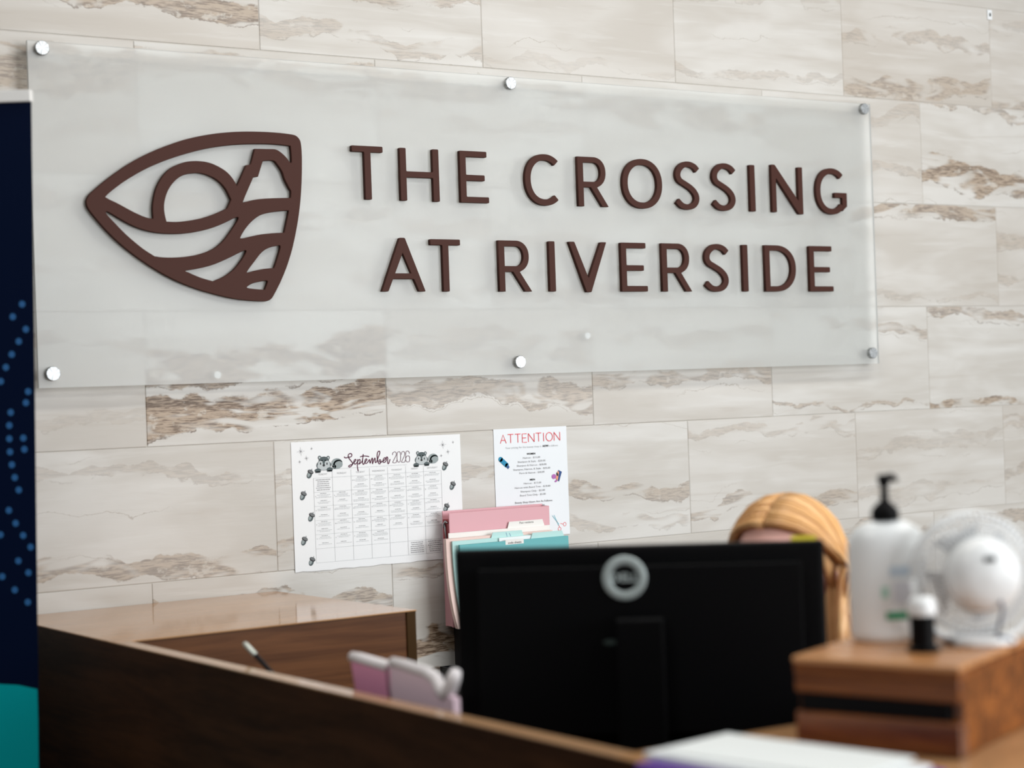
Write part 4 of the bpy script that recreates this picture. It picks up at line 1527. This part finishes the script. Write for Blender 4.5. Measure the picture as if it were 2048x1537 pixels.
# hair: two curtains falling from a centre part, with loose strands over them
def lock(t, side, jit=0.0, k=0, N=16):
    th = math.radians(78 + 112 * t)
    root = HF * (.116 * math.cos(th)) + HU * (.124 * math.sin(th)) + SD * (.002 * side)
    if th > math.pi / 2:
        root = root * (1 + .07 * math.sin(2 * (th - math.pi / 2)))
    out = SD * side
    back = 1 - t
    pts = []
    join = None
    for j in range(N):
        v = j / (N - 1)
        if v < .42:
            w = v / .42
            phi = w * math.radians(96)
            q = root * math.cos(phi) + out * (.104 * math.sin(phi)) - HF * (.012 * w * back)
            lim = .106 + jit
            if q.length < lim and w > .15:
                q = q * (lim / q.length)
            pts.append(HC + q)
            join = HC + q
        else:
            w = (v - .42) / .58
            s_ = 1 - (1 - w) ** 2
            tip = HC + out * (.104 + .020 * w + jit) + FD * (.125 * (back - .58)) - UPV * (.02 + .21 * w)
            q = join.lerp(tip, s_)
            pts.append(q + out * (.006 * math.sin(5 * w + 9 * t) + .003 * math.sin(23 * t + 3 * w)))
    return [q - base for q in pts]


b = MB()
NT_, NV = 26, 16
for side in (1, -1):
    i0 = len(b.v)
    for k in range(NT_):
        b.v += [tuple(q) for q in lock(k / (NT_ - 1), side)]
    for k in range(NT_ - 1):
        for j in range(NV - 1):
            a = i0 + k * NV + j
            b.f.append((a, a + 1, a + NV + 1, a + NV) if side > 0 else (a, a + NV, a + NV + 1, a + 1))
            b.m.append(0)
NC = len(b.v)
for j in range(13):                          # mass of hair hanging behind the neck
    w = j / 12
    for k in range(24):
        a = 2 * math.pi * k / 24
        s_ = math.sin(math.pi * min(1, .18 + w * .9)) ** .35 if w < .35 else 1.0
        q = HC - base - FD * (.050 - .02 * w) + FD * (.055 * s_ * math.cos(a)) + SD * ((.098 + .020 * w) * s_ * math.sin(a)) + UPV * (.06 - .29 * w)
        b.v.append(tuple(q))
for j in range(12):
    for k in range(24):
        a, c = NC + j * 24 + k, NC + j * 24 + (k + 1) % 24
        b.f.append((a, a + 24, c + 24, c))
        b.m.append(0)
hair = b.build('hair', HAIR, person, smooth=True)
uv = hair.data.uv_layers.new(name='strand')
for lp in hair.data.loops:
    if lp.vertex_index >= NC:
        q = lp.vertex_index - NC
        uv.data[lp.index].uv = (8 + abs((q % 24) - 12) / 9, (q // 24) / 12)
        continue
    q = lp.vertex_index % (NT_ * NV)
    uv.data[lp.index].uv = ((q // NV) / (NT_ - 1) + (3.7 if lp.vertex_index >= NT_ * NV else 0), (q % NV) / (NV - 1))
so = hair.modifiers.new('thick', 'SOLIDIFY')
so.thickness = .012
so.offset = -1
b = MB()
rnd = random.Random(8)
for side in (1, -1):
    for k in range(26):
        t = rnd.random()
        b.tube(lock(t, side, rnd.uniform(.0, .004), k), [rnd.uniform(.0012, .0028)] * 15 + [.0006], 5)
o = b.build('loose_strands', mat('pale_hair_strand', (.74, .42, .17), .42), person, smooth=True)
o['kind'] = 'stuff'
b = MB()
n1, n2 = 28, 14
gv = []
for j in range(n2 + 1):
    for k in range(n1):
        a, e = 2 * math.pi * k / n1, math.radians(-58 + 148 * j / n2)
        f, s, u = .108 * math.cos(e) * math.cos(a), .084 * math.cos(e) * math.sin(a), .117 * math.sin(e)
        if f > .022 and u < .112:                      # keep the face clear
            f = .022
        gv.append(tuple(HC - base + HF * (f - .010) + SD * s + HU * u))
b.v = gv
for j in range(n2):
    for k in range(n1):
        a, c = j * n1 + k, j * n1 + (k + 1) % n1
        b.f.append((a, c, c + n1, a + n1))
        b.m.append(0)
b.build('scalp_hair', HAIR, person, smooth=True)

chair = thing('task_chair', 'black task chair under the person behind the desk', 'chair', (.70, -1.30, 0), math.atan2(-.39, -.92))
b = MB()
b.box((-.22, -.23, .385), (.22, .23, .432))
b.build('seat', BLACKS, chair, bevel=.02)
b = MB()
b.box((-.31, -.20, .55), (-.275, .20, .98))
b.build('backrest', BLACKS, chair, bevel=.012)
b = MB()
b.tube([(-.10, 0, .37), (-.29, 0, .37), (-.325, 0, .60)], .016, 8)
b.build('back_bar', BLACKS, chair)
b = MB()
b.tube([(0, 0, .06), (0, 0, .384)], .025, 12)
b.build('gas_lift', BLACKS, chair)
for k in range(5):
    a = 2 * math.pi * k / 5
    b = MB()
    b.tube([(0, 0, .085), (.27 * math.cos(a), .27 * math.sin(a), .055)], [.022, .014], 8)
    b.build('leg', BLACKS, chair)
    b = MB()
    b.lathe([(.0, .0), (.018, .004), (.024, .024), (.018, .044), (.0, .048)], 12, caps=False, c=(.27 * math.cos(a), .27 * math.sin(a), 0))
    b.build('caster', BLACKS, chair)
